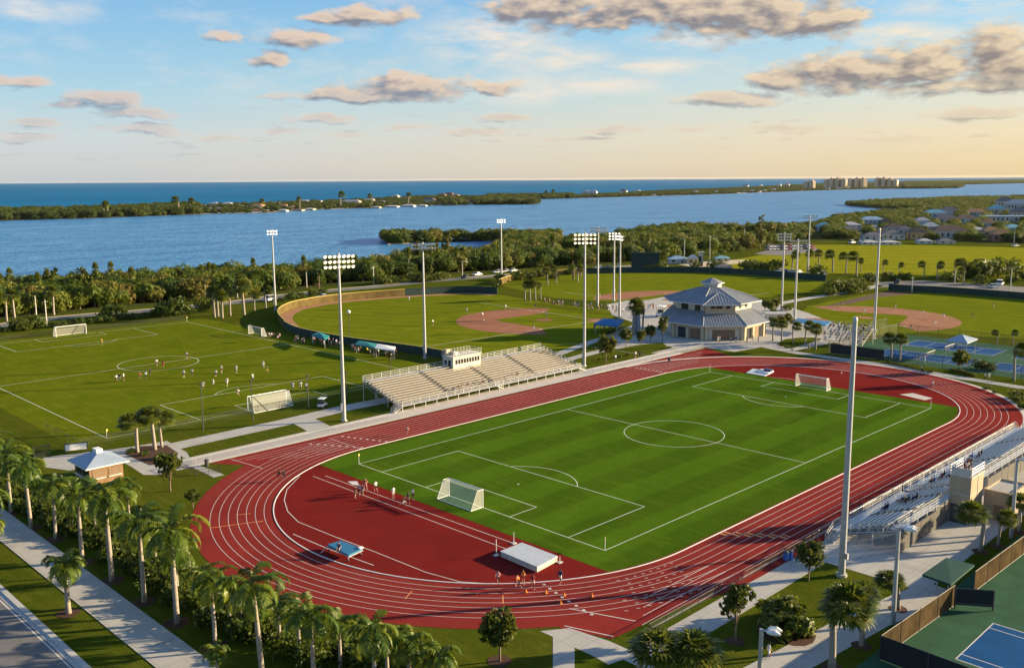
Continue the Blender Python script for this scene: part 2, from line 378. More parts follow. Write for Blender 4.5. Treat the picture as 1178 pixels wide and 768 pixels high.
# road, kerb, footpaths
struct('road',MB().poly(rect(-72,-58.1,-120,90),.010),K['asph'])
mb=MB().boxp(-58.1,-57.5,120,-90,0,.13); mb.boxp(-58.6,-58.1,120,-90,0,.02); struct('kerb',mb,K['kerb'])
struct('road_edge_line',MB().poly(rect(-58.95,-58.8,-120,90),.0145),K['line'])
mb=MB()
for i in range(-60,46): mb.boxp(-53.05,-48.75,-(i*2.0),-(i*2.0+1.97),0,.05)
struct('sidewalk',mb,K['conc'])
rb=[tuple(G(*p)) for p in ((-80,386),(-30,379),(0,375),(57,367),(111,362),(155,359),(208,354),(272,348),(310,342.5),(380,334.5),(430,330.5),(490,324),(560,318.5),(650,312),(760,304),(800,301))]
struct('shore_road',MB().ribbon(rb,6.5,.012),K['asph'])
struct('shore_road_verge',MB().ribbon(rb,2.2,.016,off=5.0),K['sand'])
def path(pts,w,z=.012,m='conc'): return struct('footpath',MB().ribbon([tuple(G(*p)) for p in pts],w,z),K[m])
path(((150,524),(240,504.5),(330,485),(400,468.5),(450,459)),4.6)
path(((345,482),(358,488),(372,496)),5,.016)
path(((640,408),(660,400.5),(685,391.5),(706,386)),3.0)
path(((640,418),(660,411.5),(685,405),(712,398)),3.0)
path(((880,352),(935,342),(985,335),(1012,328)),4.0)
path(((905,403),(925,399),(955,390)),3.2,.018)
path(((878,398),(918,406),(1006,418),(1072,429),(1178,446),(1260,459)),3.4,.020)
path(((870,781),(928,750),(1000,712),(1050,690),(1085,676)),4.2,.026)
struct('plaza',MB().poly([(118,20.3),(131.5,20.3)]+px((845,404.5),(880,398.5),(905,402),(925,400.5),(960,394),(985,400),(992,392),(975,378),(955,370),(930,360),(905,352),(880,346),(770,340),(745,345),(720,346),(698,350),(704,362),(732,372),(712,380),(686,390),(704,398),(716,405)),.009),K['conc'])
struct('kiosk_plaza',MB().poly(px((50,526),(150,514),(192,507),(215,520),(222,533),(182,546),(165,546),(150,536),(138,530),(120,534),(80,541),(50,537)),.022),K['conc'])
struct('lawn_island',MB().poly(px((655,424),(680,411.5),(706,402),(735,396.5),(762,394),(771,400.5),(730,410.5),(690,420)),.016),K['lawn'])
struct('lawn_island',MB().poly(px((893,396),(903,390),(920,388),(938,388),(952,391.5),(930,397),(908,401)),.016),K['lawn'])
struct('bleacher_apron',MB().poly(rect(-24.5,120,-24.0,-18.55),.014),K['apron'])
struct('start_pad',MB().poly(px((212,533),(222,532),(258,546),(246,549)),.026),K['conc'])
mb=MB()
for i in range(17,30):
    for j in range(5): mb.boxp(i*4-52+.02,i*4-48-.02,-(70.5+j*3.2),-(73.7+j*3.2-.03),0,.012+.0)
for i in range(30,38):
    for j in range(5): mb.boxp(i*4-52+.02,i*4-48-.02,-(70.5+j*3.2),-(73.7+j*3.2-.03),0,.012)
struct('stand_paving',mb,K['conc'])
mb=MB()
for i in range(10): mb.boxp(-20+i*3.6,-20+i*3.6+3.57,-70.9,-74.6,0,.016)
struct('track_sidewalk',mb,K['conc'])
struct('corner_paving',MB().poly(px((621,725.5),(655,722),(701,737),(735,752),(700,764),(678,752),(661,744.5),(661,785),(636,785),(636,732)),.020),K['conc'])
struct('parking_lot',MB().poly(px((1004,325),(1060,322.5),(1178,330),(1420,344),(1420,350),(1178,337.5),(1050,329.5),(1010,330.5)),.012),K['asph'])
struct('marina_parking',MB().poly(px((868,292),(885,287),(935,283),(945,288),(900,294)),.014),K['asph'])
struct('beach_lot',MB().poly(px((780,304),(815,300),(858,298.5),(850,303),(800,307.5)),.014),K['sand'])
# ---------------------------------------------------------------- running track
VC,UA,UB=26.5,7.0,94.3
def stad(r,n=48):
    P=[]
    for i in range(n+1):
        a=PI/2+PI*i/n; P.append((UA+r*math.cos(a),-(VC+r*math.sin(-a))) )
    Q=[(UA+r*math.cos(a),-VC+r*math.sin(a)) for a in [PI/2+PI*i/n for i in range(n+1)]]
    Q+=[(UB+r*math.cos(a),-VC+r*math.sin(a)) for a in [-PI/2+PI*i/n for i in range(n+1)]]
    return Q
struct('running_track',MB().poly(stad(44.6),.020),K['track'])
mb=MB().poly([(-17.3,18.4),(8,18.4),(8,8),(-10,8)],.0165); mb.poly([(94,18.9),(130.6,18.9),(126,8.4),(120,2),(94,8)],.0165)
mb.poly([(8,-60),(8,-70.2),(-17.5,-68.2),(-19.5,-62.6)],.0165); struct('track_chute',mb,K['track'])
mb=MB().ribbon([p for p in stad(45.1) if p[0]>70],1.1,.024); struct('track_border',mb,K['apron'])
struct('infield_rubber',MB().poly(stad(33.3),.024),K['dzone'])
tp=[p for p in stad(33.0,96) if -4.8<=p[0]<=108.4]
def cut(r,u):
    c=UA if u<50 else UB; return math.sqrt(max(0,r*r-(u-c)**2))
h1,h2=cut(33.0,-4.8),cut(33.0,108.4)
lft=[p for p in tp if p[0]<50]; rgt=[p for p in tp if p[0]>=50]
struct('pitch',MB().poly([(-4.8,-VC+h1)]+sorted([p for p in tp if p[1]>-VC],key=lambda p:p[0])+[(108.4,-VC+h2),(108.4,-VC-h2)]+sorted([p for p in tp if p[1]<-VC],key=lambda p:-p[0])+[(-4.8,-VC-h1)],.030),K['turf'])
mb=MB(); s=stad(33.4,64); mb.wall(s+[s[0]],.02,.075,.15); struct('track_kerb',mb,K['white'])
mb=MB()
for k in range(1,8): mb.ribbon(stad(33.5+1.22*k,64),.07,.0285,closed=True)
for k in (8,):
    for sg in (1,-1):
        mb.ribbon([(UA-4,-VC+sg*(33.5+1.22*k)),(UB+2,-VC+sg*(33.5+1.22*k))],.10,.0285)
for k in range(2,9):                                   # sprint chutes
    r=33.5+1.22*k
    for a,b in ((UA-8-k*1.6,UA-2),(UB+2,UB+14+k*2.2)): mb.ribbon([(a,-VC+r),(b,-VC+r)],.08,.0285)
    if k>3: mb.ribbon([(UA-2,-VC-r),(UA-8-k*1.7,-VC-r)],.08,.0285)
mb.ribbon([(-13.5,18),(-12.5,9.5)],.12,.0325); mb.ribbon([(UA-1.5,16.3),(UA-1.5,7)],.12,.0325)
mb.ribbon([(UB+1,16.3),(UB+1,7)],.12,.0325); mb.ribbon([(-17,-68),(-18.8,-62.8)],.14,.0325); mb.ribbon([(-12.7,-67.5),(-15.4,-60.5)],.14,.0325)
for q in range(8):                                     # dashed break lines and exchange marks
    for k in range(1,8):
        r=33.5+1.22*k+.25+.09*q; a=-PI/2-(.12+.035*q+.012*k)
        p=(UA+r*math.cos(a),-VC+r*math.sin(a)); a2=a+.011; p2=(UA+(r+.1)*math.cos(a2),-VC+(r+.1)*math.sin(a2))
        if q%2==0 or k%2: mb.ribbon([p,p2],.09,.0325)
for k in range(8):
    r=33.5+1.22*(k+.5)
    for u in (UA+4.2-.5*k,UA-1.2-.7*k,UB+1.6): mb.boxp(u,u+.5,-VC+r-.16,-VC+r+.16,.0285,.0325)
    a=-PI/2-.62+.012*k; p=Vector((UA+r*math.cos(a),-VC+r*math.sin(a)))
    mb.poly([(p.x-.22,p.y),(p.x,p.y-.26),(p.x+.24,p.y),(p.x,p.y+.26)],.0325)
struct('lane_marking',mb,K['line'])
mb=MB()
for k in range(8):
    r=33.5+1.22*(k+.5)
    if k<6: mb.boxp(UA+8.0+.9*k,UA+8.4+.9*k,-VC-r-.5,-VC-r+.5,.0285,.0325); mb.boxp(UA+8.9+.9*k,UA+9.2+.9*k,-VC-r-.5,-VC-r+.5,.0285,.0325)
a=PI+.42; mb.ribbon([(UA+35*math.cos(a),-VC+35*math.sin(-a)),(UA+42*math.cos(a),-VC+42*math.sin(-a))],.15,.0325)
for aa in (2.62,3.66,3.95): mb.ribbon([(UA+36.5*math.cos(aa),-VC+36.5*math.sin(aa)),(UA+38.6*math.cos(aa),-VC+38.6*math.sin(aa))],.13,.0325)
struct('relay_marking',mb,K['orange'])
mb=MB()
A=px((360,547.5),(590,634)); mb.ribbon(A,.11,.0285)
A=px((374,547),(600,628)); mb.ribbon(A,.11,.0285)
A=px((337,614),(380,632),(430,650)); mb.ribbon(A,.13,.0285)
A=px((345,547),(330,563),(327,575),(331,588),(343,600),(385,617),(430,634),(490,658),(530,669),(560,671)); mb.ribbon(A,.12,.0285)
mb.ribbon(px((838,431.5),(905,435),(915,437)),.14,.0285)
mb.ribbon([(110.8,20),(110.8,53)],.12,.0285)
struct('runway_marking',mb,K['line'])
struct('take_off_board',MB().poly(px((400,553.5),(411,553.3),(413,558),(406,557.5)),.029),K['line'])
struct('concrete_pad',MB().poly(px((1035,453.6),(1050,452),(1073,458),(1064,460.4)),.032),K['apron'])
# ---------------------------------------------------------------- pitch markings
def seg(mb,p,q,w=.13,z=.036): mb.ribbon([p,q],w,z)
def lines_rect(mb,u0,u1,v0,v1,w=.13,z=.036):
    for p,q in (((u0,-v0),(u1,-v0)),((u1,-v0),(u1,-v1)),((u1,-v1),(u0,-v1)),((u0,-v1),(u0,-v0))): seg(mb,p,q,w,z)
def arc(c,r,a0,a1,n=40): return [(c[0]+r*math.cos(a0+(a1-a0)*i/n),c[1]+r*math.sin(a0+(a1-a0)*i/n)) for i in range(n+1)]
L,Wd=103.832,52.831; m=Wd/2
mb=MB(); lines_rect(mb,0,L,0,Wd)
seg(mb,(L/2,0),(L/2,-Wd)); mb.ribbon(arc((L/2,-m),9.15,0,2*PI,72)[:-1],.13,.0372,closed=True)
for sgn,u in ((1,0),(-1,L)):
    lines_rect(mb,u,u+sgn*16.5,m-20.16,m+20.16,.13,.0364); lines_rect(mb,u,u+sgn*5.5,m-9.16,m+9.16,.13,.0368)
    a=math.acos(5.5/9.15); c=(u+sgn*11,-m); a0=0 if sgn>0 else PI
    mb.ribbon(arc(c,9.15,a0-a,a0+a),.13,.0376); mb.poly(arc(c,.2,0,2*PI,8)[:-1],.0376)
struct('pitch_marking',mb,K['pitchline'])
mb=MB(); z=.010
U0,U1,V0,V1=-22.9,54.2,-172.5,-46.6; um=(U0+U1)/2; vm=(V0+V1)/2
lines_rect(mb,U0,U1,V0,V1,.16,z); seg(mb,(U0,-vm),(U1,-vm),.16,z+.0004); mb.ribbon(arc((um,-vm),9.9,0,2*PI,60)[:-1],.16,z+.0008,closed=True)
for sgn,v in ((1,V0),(-1,V1)):
    for hw,d in ((20.2,18),(9.5,6)):
        lines_rect(mb,um-hw,um+hw,v,v+sgn*d,.16,z+.0012+d*.0001)
    a=math.acos(6/9.9); c=(um,-(v+sgn*12)); a0=-PI/2 if sgn>0 else PI/2
    mb.ribbon(arc(c,9.9,a0-a,a0+a),.16,z+.004)
struct('practice_marking',mb,K['pitchline'])
# ---------------------------------------------------------------- ball fields
def smooth(P,n=6):
    P=[Vector((p[0],p[1])) for p in P]; o=[]
    for i in range(len(P)-1):
        a,b,c,d=P[max(i-1,0)],P[i],P[i+1],P[min(i+2,len(P)-1)]
        for k in range(n):
            t=k/n; o.append(tuple(.5*((2*b)+(c-a)*t+(2*a-5*b+4*c-d)*t*t+(3*b-a-3*c+d)*t*t*t)))
    o.append(tuple(P[-1])); return o
def diamond(H,S,z,foul,inner=True):
    d=Vector((S.x-H.x,S.y-H.y)); d.normalize(); e=Vector((-d.y,d.x))
    def Q(a,b): return (H.x+d.x*a+e.x*b,H.y+d.y*a+e.y*b)
    h=19.4; mp=18.4; r=29.5
    out=[]
    for i in range(41):
        a=-1.62+3.24*i/40; out.append(Q(mp+r*math.cos(a),r*math.sin(a)))
    inn=[Q(h*.97,h-.5-1.2),Q(h+1.5,h-4.5),Q(2*h-5.0,2.2),Q(2*h-4.2,0),Q(2*h-5.0,-2.2),Q(h+1.5,-h+4.5),Q(h*.97,-h+1.7)]
    struct('infield_clay',MB().poly(out+inn,z),K['clay'])
    mb=MB(); mb.poly([Q(4.2*math.cos(2*PI*i/24),4.2*math.sin(2*PI*i/24)) for i in range(24)],z); mb.poly([Q(mp+2.8*math.cos(2*PI*i/20),2.8*math.sin(2*PI*i/20)) for i in range(20)],z)
    struct('home_clay',mb,K['clay'])
    mb=MB(); k=1/math.sqrt(2)
    for sgn in (1,-1): mb.ribbon([Q(0,0),Q(foul[0 if sgn>0 else 1]*k,sgn*foul[0 if sgn>0 else 1]*k)],.22,z+.005)
    for q in (Q(h,h),Q(2*h,0),Q(h,-h)): mb.boxp(q[0]-.25,q[0]+.25,q[1]-.25,q[1]+.25,z,z+.08)
    struct('foul_line',mb,K['line'])
    return Q
f1a=smooth(px((600,428),(560,421),(520,414),(479,407),(399,396),(345,385),(327,377)),5)
f1b=smooth(px((327,377),(320.5,369.5),(321,363.5),(329,358.3),(341,354.2),(376,348),(420,343.5),(466,340.2)),6)
f1c=smooth(px((466,340.2),(525,337),(556,337.2),(572,338.5)),5)
f2a=smooth(px((574,328),(585,324),(600,320.6),(635,317),(672,315)),5)
f2b=smooth(px((672,315),(720,313.8),(760,313.5),(821,314.2),(900,319),(950,323.5)),5)
f3=smooth(px((1022,334),(1049,335.3),(1100,338.2),(1178,344.3),(1270,353)),5)
struct('ball_field',MB().poly(f1a+f1b[1:]+f1c[1:]+px((640,350),(700,356),(712,372),(690,388),(655,402)),.005),K['ball'])
struct('warning_track',MB().ribbon(f1b+f1c[1:],4.5,.010,off=-2.6),K['warn'])
B1=diamond(G(690,368.3),G(562,368),.014,(90,62))
struct('ball_field',MB().poly(f2a+f2b[1:]+px((930,336),(880,342),(800,345),(740,349),(640,343)),.0045),K['ball'])
B2=diamond(G(775,352),G(762,333),.0135,(60,60))
struct('ball_field',MB().poly(f3+px((1270,400),(1178,390),(1060,382),(1000,386),(940,380),(915,365),(930,352),(965,344),(1000,338)),.0055),K['ball'])
struct('warning_track',MB().poly(px((945,353),(975,345),(1005,338),(1024,334.5),(1060,337),(1010,342),(980,349)),.0085),K['mulch'])
B3=diamond(G(938,368),G(1076,361.5),.014,(0,30))
# ---------------------------------------------------------------- courts
struct('court_surround',MB().poly(rect(-16,75,88.6,150),.010),K['green'])
def court(u0,u1,v0,v1,z):
    struct('tennis_court',MB().poly(rect(u0,u1,v0,v1),z),K['blue'])
    mb=MB(); lines_rect(mb,u0,u1,v0,v1,.12,z+.004); seg(mb,(u0+1.37,-v0),(u0+1.37,-v1),.1,z+.0044); seg(mb,(u1-1.37,-v0),(u1-1.37,-v1),.1,z+.0044)
    vm=(v0+v1)/2
    for dv in (-6.4,6.4): seg(mb,(u0+1.37,-(vm+dv)),(u1-1.37,-(vm+dv)),.1,z+.0048)
    seg(mb,((u0+u1)/2,-(vm-6.4)),((u0+u1)/2,-(vm+6.4)),.1,z+.0052)
    struct('court_marking',mb,K['line'])
court(2.9,13.4,94.8,118.6,.015)
struct('court_surround',MB().poly(rect(146.8,191,9,110),.010),K['green'])
for u0,u1 in ((153.3,164.3),(172.6,183.6)):
    for v0 in (18,46.5,75): court(u0,u1,v0,v0+23.8,.015)
# ---------------------------------------------------------------- sky and sun
EX=1.55; BG=.1; KS=1/(BG*2**EX)
SUNEL=math.radians(12.8); sd=Vector(rot(.981,.192)).normalized()
SUN=Vector((sd.x*math.cos(SUNEL),sd.y*math.cos(SUNEL),math.sin(SUNEL)))
su=bpy.data.lights.new('sun','SUN'); su.energy=4.9; su.angle=math.radians(.6); su.color=(1,.78,.47)
suo=bpy.data.objects.new('sun',su); COL.objects.link(suo); suo.rotation_euler=SUN.to_track_quat('Z','Y').to_euler()
wd=bpy.data.worlds.new('World'); sc.world=wd; wd.use_nodes=True; t=wd.node_tree
bg=t.nodes['Background']; bg.inputs[1].default_value=BG
sky=t.nodes.new('ShaderNodeTexSky'); sky.sky_type='NISHITA'; sky.sun_disc=False; sky.sun_elevation=SUNEL
sky.sun_rotation=math.atan2(SUN.x,SUN.y)
tc=t.nodes.new('ShaderNodeTexCoord'); D=tc.outputs['Generated']
def vdot(v):
    n=t.nodes.new('ShaderNodeVectorMath'); n.operation='DOT_PRODUCT'; t.links.new(D,n.inputs[0]); n.inputs[1].default_value=v; return n.outputs['Value']
fh=Vector((fw.x,fw.y,0)).normalized()
az=mth(t,'MULTIPLY',mth(t,'ARCTAN2',vdot(ri),vdot(fh)),57.29578)
el=mth(t,'MULTIPLY',mth(t,'ARCSINE',vdot((0,0,1))),57.29578)
def srgb(c): return tuple(((x/255+.055)/1.055)**2.4 if x>10 else x/3294 for x in c)
def ae(x,y):
    d=(fw+r2*((x-589)/FPX)-u2*((y-384)/FPX)).normalized()
    return math.degrees(math.atan2(d.dot(ri),d.dot(fh))),math.degrees(math.asin(d.z))
def col(stops):
    r=t.nodes.new('ShaderNodeValToRGB'); e=r.color_ramp.elements
    while len(e)<len(stops): e.new(.5)
    for i,(p,c) in enumerate(stops): e[i].position=p; e[i].color=(*srgb(c),1)
    t.links.new(ef,r.inputs[0]); return r.outputs[0]
ef=mth(t,'POWER',mth(t,'MULTIPLY',mth(t,'MAXIMUM',el,0),1/90),.5)      # 1deg=.105 3=.183 6=.258 10=.333 25=.527
cold=col([(0,(194,199,204)),(.10,(208,210,208)),(.165,(206,216,218)),(.235,(168,208,228)),(.30,(130,187,226)),(.345,(108,171,222)),(.53,(70,132,195)),(1,(52,100,165))])
warm=col([(0,(238,204,144)),(.10,(248,220,162)),(.165,(246,224,180)),(.235,(220,222,206)),(.30,(160,204,228)),(.345,(124,184,227)),(.53,(80,140,200)),(1,(52,100,165))])
af=mth(t,'MULTIPLY_ADD',az,1/62,.36,clamp=True)
grad=mix(t,af,cold,warm)
gs=t.nodes.new('ShaderNodeVectorMath'); gs.operation='SCALE'; gs.inputs['Scale'].default_value=KS; t.links.new(grad,gs.inputs[0])
nm_=t.nodes.new('ShaderNodeMapRange'); nm_.inputs[1].default_value=1.0; nm_.inputs[2].default_value=9.0; nm_.inputs[3].default_value=1.0; nm_.inputs[4].default_value=.82; t.links.new(el,nm_.inputs[0])
base=mix(t,nm_.outputs[0],sky.outputs[0],gs.outputs[0])
# clouds: puffs fixed in the sky by azimuth and elevation, broken up by noise
CLD=[(425,19,62,11),(385,22,40,6),(260,43,24,7),(345,45,46,10),(312,69,27,9),(470,101,70,17),(390,108,45,7),(560,101,42,8),(410,112,90,7),
(120,117,48,10),(160,129,46,7),(90,121,40,5),(30,96,34,7),(40,142,38,4),(30,158,42,4),(165,147,45,5),(190,152,32,4),(370,136,42,5),(325,151,26,4),(580,136,40,6),(470,146,30,4),(400,155,30,3),
(640,8,72,26),(735,6,95,22),(850,14,130,30),(960,18,50,16),(590,12,34,14),(930,26,60,14),(700,28,50,8),(985,82,95,24),(900,92,48,14),(1065,75,75,26),(1150,55,44,28),(1170,82,70,24),(1090,100,110,8),(840,114,66,8),(1125,131,55,8),(790,150,35,4),(700,150,50,4),(905,148,45,4),(660,160,40,3),(545,151,40,4),(250,160,36,3),(1010,160,60,4)]
cp_=t.nodes.new('ShaderNodeCombineXYZ'); t.links.new(az,cp_.inputs[0]); t.links.new(el,cp_.inputs[1])
def make_density(detail,amp):
    grp=bpy.data.node_groups.new('cloud density','ShaderNodeTree')
    grp.interface.new_socket('P',in_out='INPUT',socket_type='NodeSocketVector'); grp.interface.new_socket('D',in_out='OUTPUT',socket_type='NodeSocketFloat')
    gi=grp.nodes.new('NodeGroupInput'); go=grp.nodes.new('NodeGroupOutput')
    def gm(op,a,b=None,c=None): return mth(grp,op,a,b,c)
    # domain warp
    wn=grp.nodes.new('ShaderNodeTexNoise'); wn.inputs['Scale'].default_value=.55; wn.inputs['Detail'].default_value=5
    mpv=grp.nodes.new('ShaderNodeVectorMath'); mpv.operation='MULTIPLY'; mpv.inputs[1].default_value=(1,2.2,1); grp.links.new(gi.outputs[0],mpv.inputs[0]); grp.links.new(mpv.outputs[0],wn.inputs['Vector'])
    wv=grp.nodes.new('ShaderNodeVectorMath'); wv.operation='MULTIPLY_ADD'; wv.inputs[1].default_value=(1.6,.7,0); grp.links.new(wn.outputs['Color'],wv.inputs[0])
    of=grp.nodes.new('ShaderNodeVectorMath'); of.operation='ADD'; of.inputs[1].default_value=(-.8,-.35,0); grp.links.new(gi.outputs[0],of.inputs[0]); grp.links.new(of.outputs[0],wv.inputs[2])
    best=None
    for x,y,hw,hh in CLD:
        a,e=ae(x,y); wa=abs(ae(x+hw,y)[0]-ae(x-hw,y)[0])/2; he=hh/FPX*57.3
        s=grp.nodes.new('ShaderNodeVectorMath'); s.operation='SUBTRACT'; grp.links.new(wv.outputs[0],s.inputs[0]); s.inputs[1].default_value=(a,e,0)
        m2=grp.nodes.new('ShaderNodeVectorMath'); m2.operation='MULTIPLY'; grp.links.new(s.outputs[0],m2.inputs[0]); m2.inputs[1].default_value=(1/wa,1/he,0)
        l=grp.nodes.new('ShaderNodeVectorMath'); l.operation='LENGTH'; grp.links.new(m2.outputs[0],l.inputs[0])
        best=l.outputs['Value'] if best is None else gm('SMOOTH_MIN',best,l.outputs['Value'],.25)
    fb=grp.nodes.new('ShaderNodeTexNoise'); fb.inputs['Scale'].default_value=.62; fb.inputs['Detail'].default_value=detail; fb.inputs['Roughness'].default_value=.55
    grp.links.new(mpv.outputs[0],fb.inputs['Vector'])
    grp.links.new(gm('ADD',gm('MULTIPLY_ADD',best,-1.0,1.02),gm('MULTIPLY_ADD',fb.outputs['Fac'],amp,-amp/2)),go.inputs[0])
    return grp
G8,G3=make_density(8,2.0),make_density(2.5,2.0)
def dens(v,g):
    n=t.nodes.new('ShaderNodeGroup'); n.node_tree=g; t.links.new(v,n.inputs[0]); return n.outputs[0]
d0=dens(cp_.outputs[0],G8); e0=dens(cp_.outputs[0],G3)
sh=t.nodes.new('ShaderNodeVectorMath'); sh.operation='ADD'; sh.inputs[1].default_value=(.55,.40,0); t.links.new(cp_.outputs[0],sh.inputs[0])
d1=dens(sh.outputs[0],G3)
lit=mth(t,'MULTIPLY_ADD',mth(t,'SUBTRACT',mth(t,'MULTIPLY_ADD',d0,.25,mth(t,'MULTIPLY',e0,.75)),d1),1.15,.50,clamp=True)
lit=mth(t,'SUBTRACT',lit,mth(t,'MULTIPLY',mth(t,'MAXIMUM',e0,0),.30),clamp=True)
dk=mix(t,af,srgb((132,142,162)),srgb((158,144,134)))
lt=mix(t,af,srgb((238,214,196)),srgb((255,232,190)))
cc=mix(t,lit,dk,lt)
elf=ramp(t,el,.2,5.5)
cc=mix(t,elf,grad,cc)
cs=t.nodes.new('ShaderNodeVectorMath'); cs.operation='SCALE'; cs.inputs['Scale'].default_value=KS*.98; t.links.new(cc,cs.inputs[0])
cov=ramp(t,d0,-.12,.42)
# thin high cirrus and small scattered cloudlets
cir=noise(t,.32,7,cp_.outputs[0],.6,stretch=(.55,1.7,1,-.35))
bc=None
for x,y,hw,hh in [(555,50,95,36),(745,78,85,12),(690,98,80,14),(1110,3,75,14),(40,12,60,12),(600,104,70,20),(655,66,60,18),(780,46,60,12),(1040,40,60,14)]:
    a,e=ae(x,y); s_=t.nodes.new('ShaderNodeVectorMath'); s_.operation='SUBTRACT'; t.links.new(cp_.outputs[0],s_.inputs[0]); s_.inputs[1].default_value=(a,e,0)
    m2=t.nodes.new('ShaderNodeVectorMath'); m2.operation='MULTIPLY'; t.links.new(s_.outputs[0],m2.inputs[0]); m2.inputs[1].default_value=(1/(hw/FPX*57.3),1/(hh/FPX*57.3),0)
    l=t.nodes.new('ShaderNodeVectorMath'); l.operation='LENGTH'; t.links.new(m2.outputs[0],l.inputs[0]); bc=l.outputs['Value'] if bc is None else mth(t,'MINIMUM',bc,l.outputs['Value'])
cirm=mth(t,'ADD',mth(t,'MULTIPLY',mth(t,'MULTIPLY',ramp(t,cir,.48,.72),.5),ramp(t,el,2.5,6)),mth(t,'MULTIPLY',mth(t,'MULTIPLY',ramp(t,bc,1.1,.2),ramp(t,noise(t,.5,7,cp_.outputs[0],.6,stretch=(.5,2.0,1,-.3)),.34,.58)),.95),clamp=True)
cw=t.nodes.new('ShaderNodeVectorMath'); cw.operation='SCALE'; cw.inputs['Scale'].default_value=KS; t.links.new(mix(t,af,srgb((226,226,226)),srgb((255,236,205))),cw.inputs[0])
o=mix(t,cirm,base,cw.outputs[0])
small=noise(t,.9,6,cp_.outputs[0],.55,stretch=(.5,3.4,1))
sm=mth(t,'MULTIPLY',mth(t,'MULTIPLY',ramp(t,small,.60,.70),.45),mth(t,'MULTIPLY',ramp(t,el,.5,2),ramp(t,el,6,3)))
sc_=t.nodes.new('ShaderNodeVectorMath'); sc_.operation='SCALE'; sc_.inputs['Scale'].default_value=KS; t.links.new(mix(t,af,srgb((168,174,186)),srgb((226,204,170))),sc_.inputs[0])
o=mix(t,sm,o,sc_.outputs[0])
o=mix(t,cov,o,cs.outputs[0])
t.links.new(o,bg.inputs[0])
vs=sc.view_settings; vs.view_transform='Standard'; vs.look='None'; vs.exposure=EX; vs.gamma=1; vs.use_curve_mapping=False
sc.render.engine='CYCLES'; sc.cycles.use_denoising=True; sc.cycles.max_bounces=6; sc.cycles.transparent_max_bounces=24; sc.cycles.diffuse_bounces=3
# ---------------------------------------------------------------- trees
def leafmesh(lobes,n,size,seed,clump=10,squash=1.0,shell=.72,zmin=None,aspect=1.5,jit=.75):
    """leaf-sized faces gathered in clumps through the volume of several lobes; returns MB"""
    rg=np.random.default_rng(seed); mb=MB(); mb.tone=[]
    w=np.array([l[3]**2 for l in lobes]); w=w/w.sum(); nc=max(1,n//clump)
    for c in range(nc):
        l=lobes[rg.choice(len(lobes),p=w)]
        d=rg.normal(size=3); d/=np.linalg.norm(d)
        r=l[3]*(shell+(1.04-shell)*rg.random()**.6)
        cc=np.array(l[:3])+d*r*np.array([1,1,squash]); tn=rg.random()
        cr=l[3]*.26
        for k in range(clump):
            p=cc+rg.normal(size=3)*cr*.55
            if zmin is not None and p[2]<zmin: continue
            nrm=d*1.1+rg.normal(size=3)*jit; nrm/=np.linalg.norm(nrm)
            a=np.cross(nrm,rg.normal(size=3)); a/=np.linalg.norm(a); b=np.cross(nrm,a)
            s=size*(.6+.8*rg.random()); a=a*s*aspect/2; b=b*s/2
            mb.quad([p-a,p-b*.9,p+a,p+b*.9]); mb.tone.append(min(1,max(0,tn*.7+rg.random()*.3)))
    return mb
def palm_fronds(n,length,seed,droop=1.0,z0=0,leaf=.55,st=18,up=1.1):
    rg=np.random.default_rng(seed); mb=MB(); mb.tone=[]
    for i in range(n):
        a=2*PI*i*.381966*1.0+rg.normal()*.12; e=up-(i/n)*1.75*droop+rg.normal()*.08; Ln=length*(.85+.25*rg.random())
        h=np.array([math.cos(a),math.sin(a),0]); side=np.array([-math.sin(a),math.cos(a),0]); p=np.array([0,0,z0+.0]); tn=rg.random()
        d=e; pts=[]; cur=p.copy(); step=Ln/st; tw=rg.normal()*.3
        for k in range(st+1):
            pts.append(cur.copy()); dirv=h*math.cos(d)+np.array([0,0,1])*math.sin(d); cur=cur+dirv*step; d-=(1.5+.5*droop)/st*(.5+1.3*k/st)
        for k in range(st):
            q=pts[k];q2=pts[k+1]; wv=side*(.035*(1-k/st)+.012); mb.quad([q-wv,q+wv,q2+wv,q2-wv]); mb.tone.append(.75)
        for k in range(2,st+1):
            f=k/st; ll=leaf*(math.sin(PI*min(1,.10+f*.88))**.55); q=pts[k]; fw_=(pts[k]-pts[k-1])/step
            for sgn in (-1,1):
                dv=side*sgn*.84+fw_*.52+np.array([0,0,-.12+rg.normal()*.16]); dv/=np.linalg.norm(dv); ll2=ll*(.85+.3*rg.random())
                t1=q+dv*ll2*.5; t2=t1+(dv+np.array([0,0,-.75]))*ll2*.48
                wv=fw_*step*.62
                mb.quad([q-wv*.6,q+wv*.6,t1+wv*.8,t2,t1-wv*.8]); mb.tone.append(min(1,max(0,.7*tn+.3*rg.random())))
    return mb
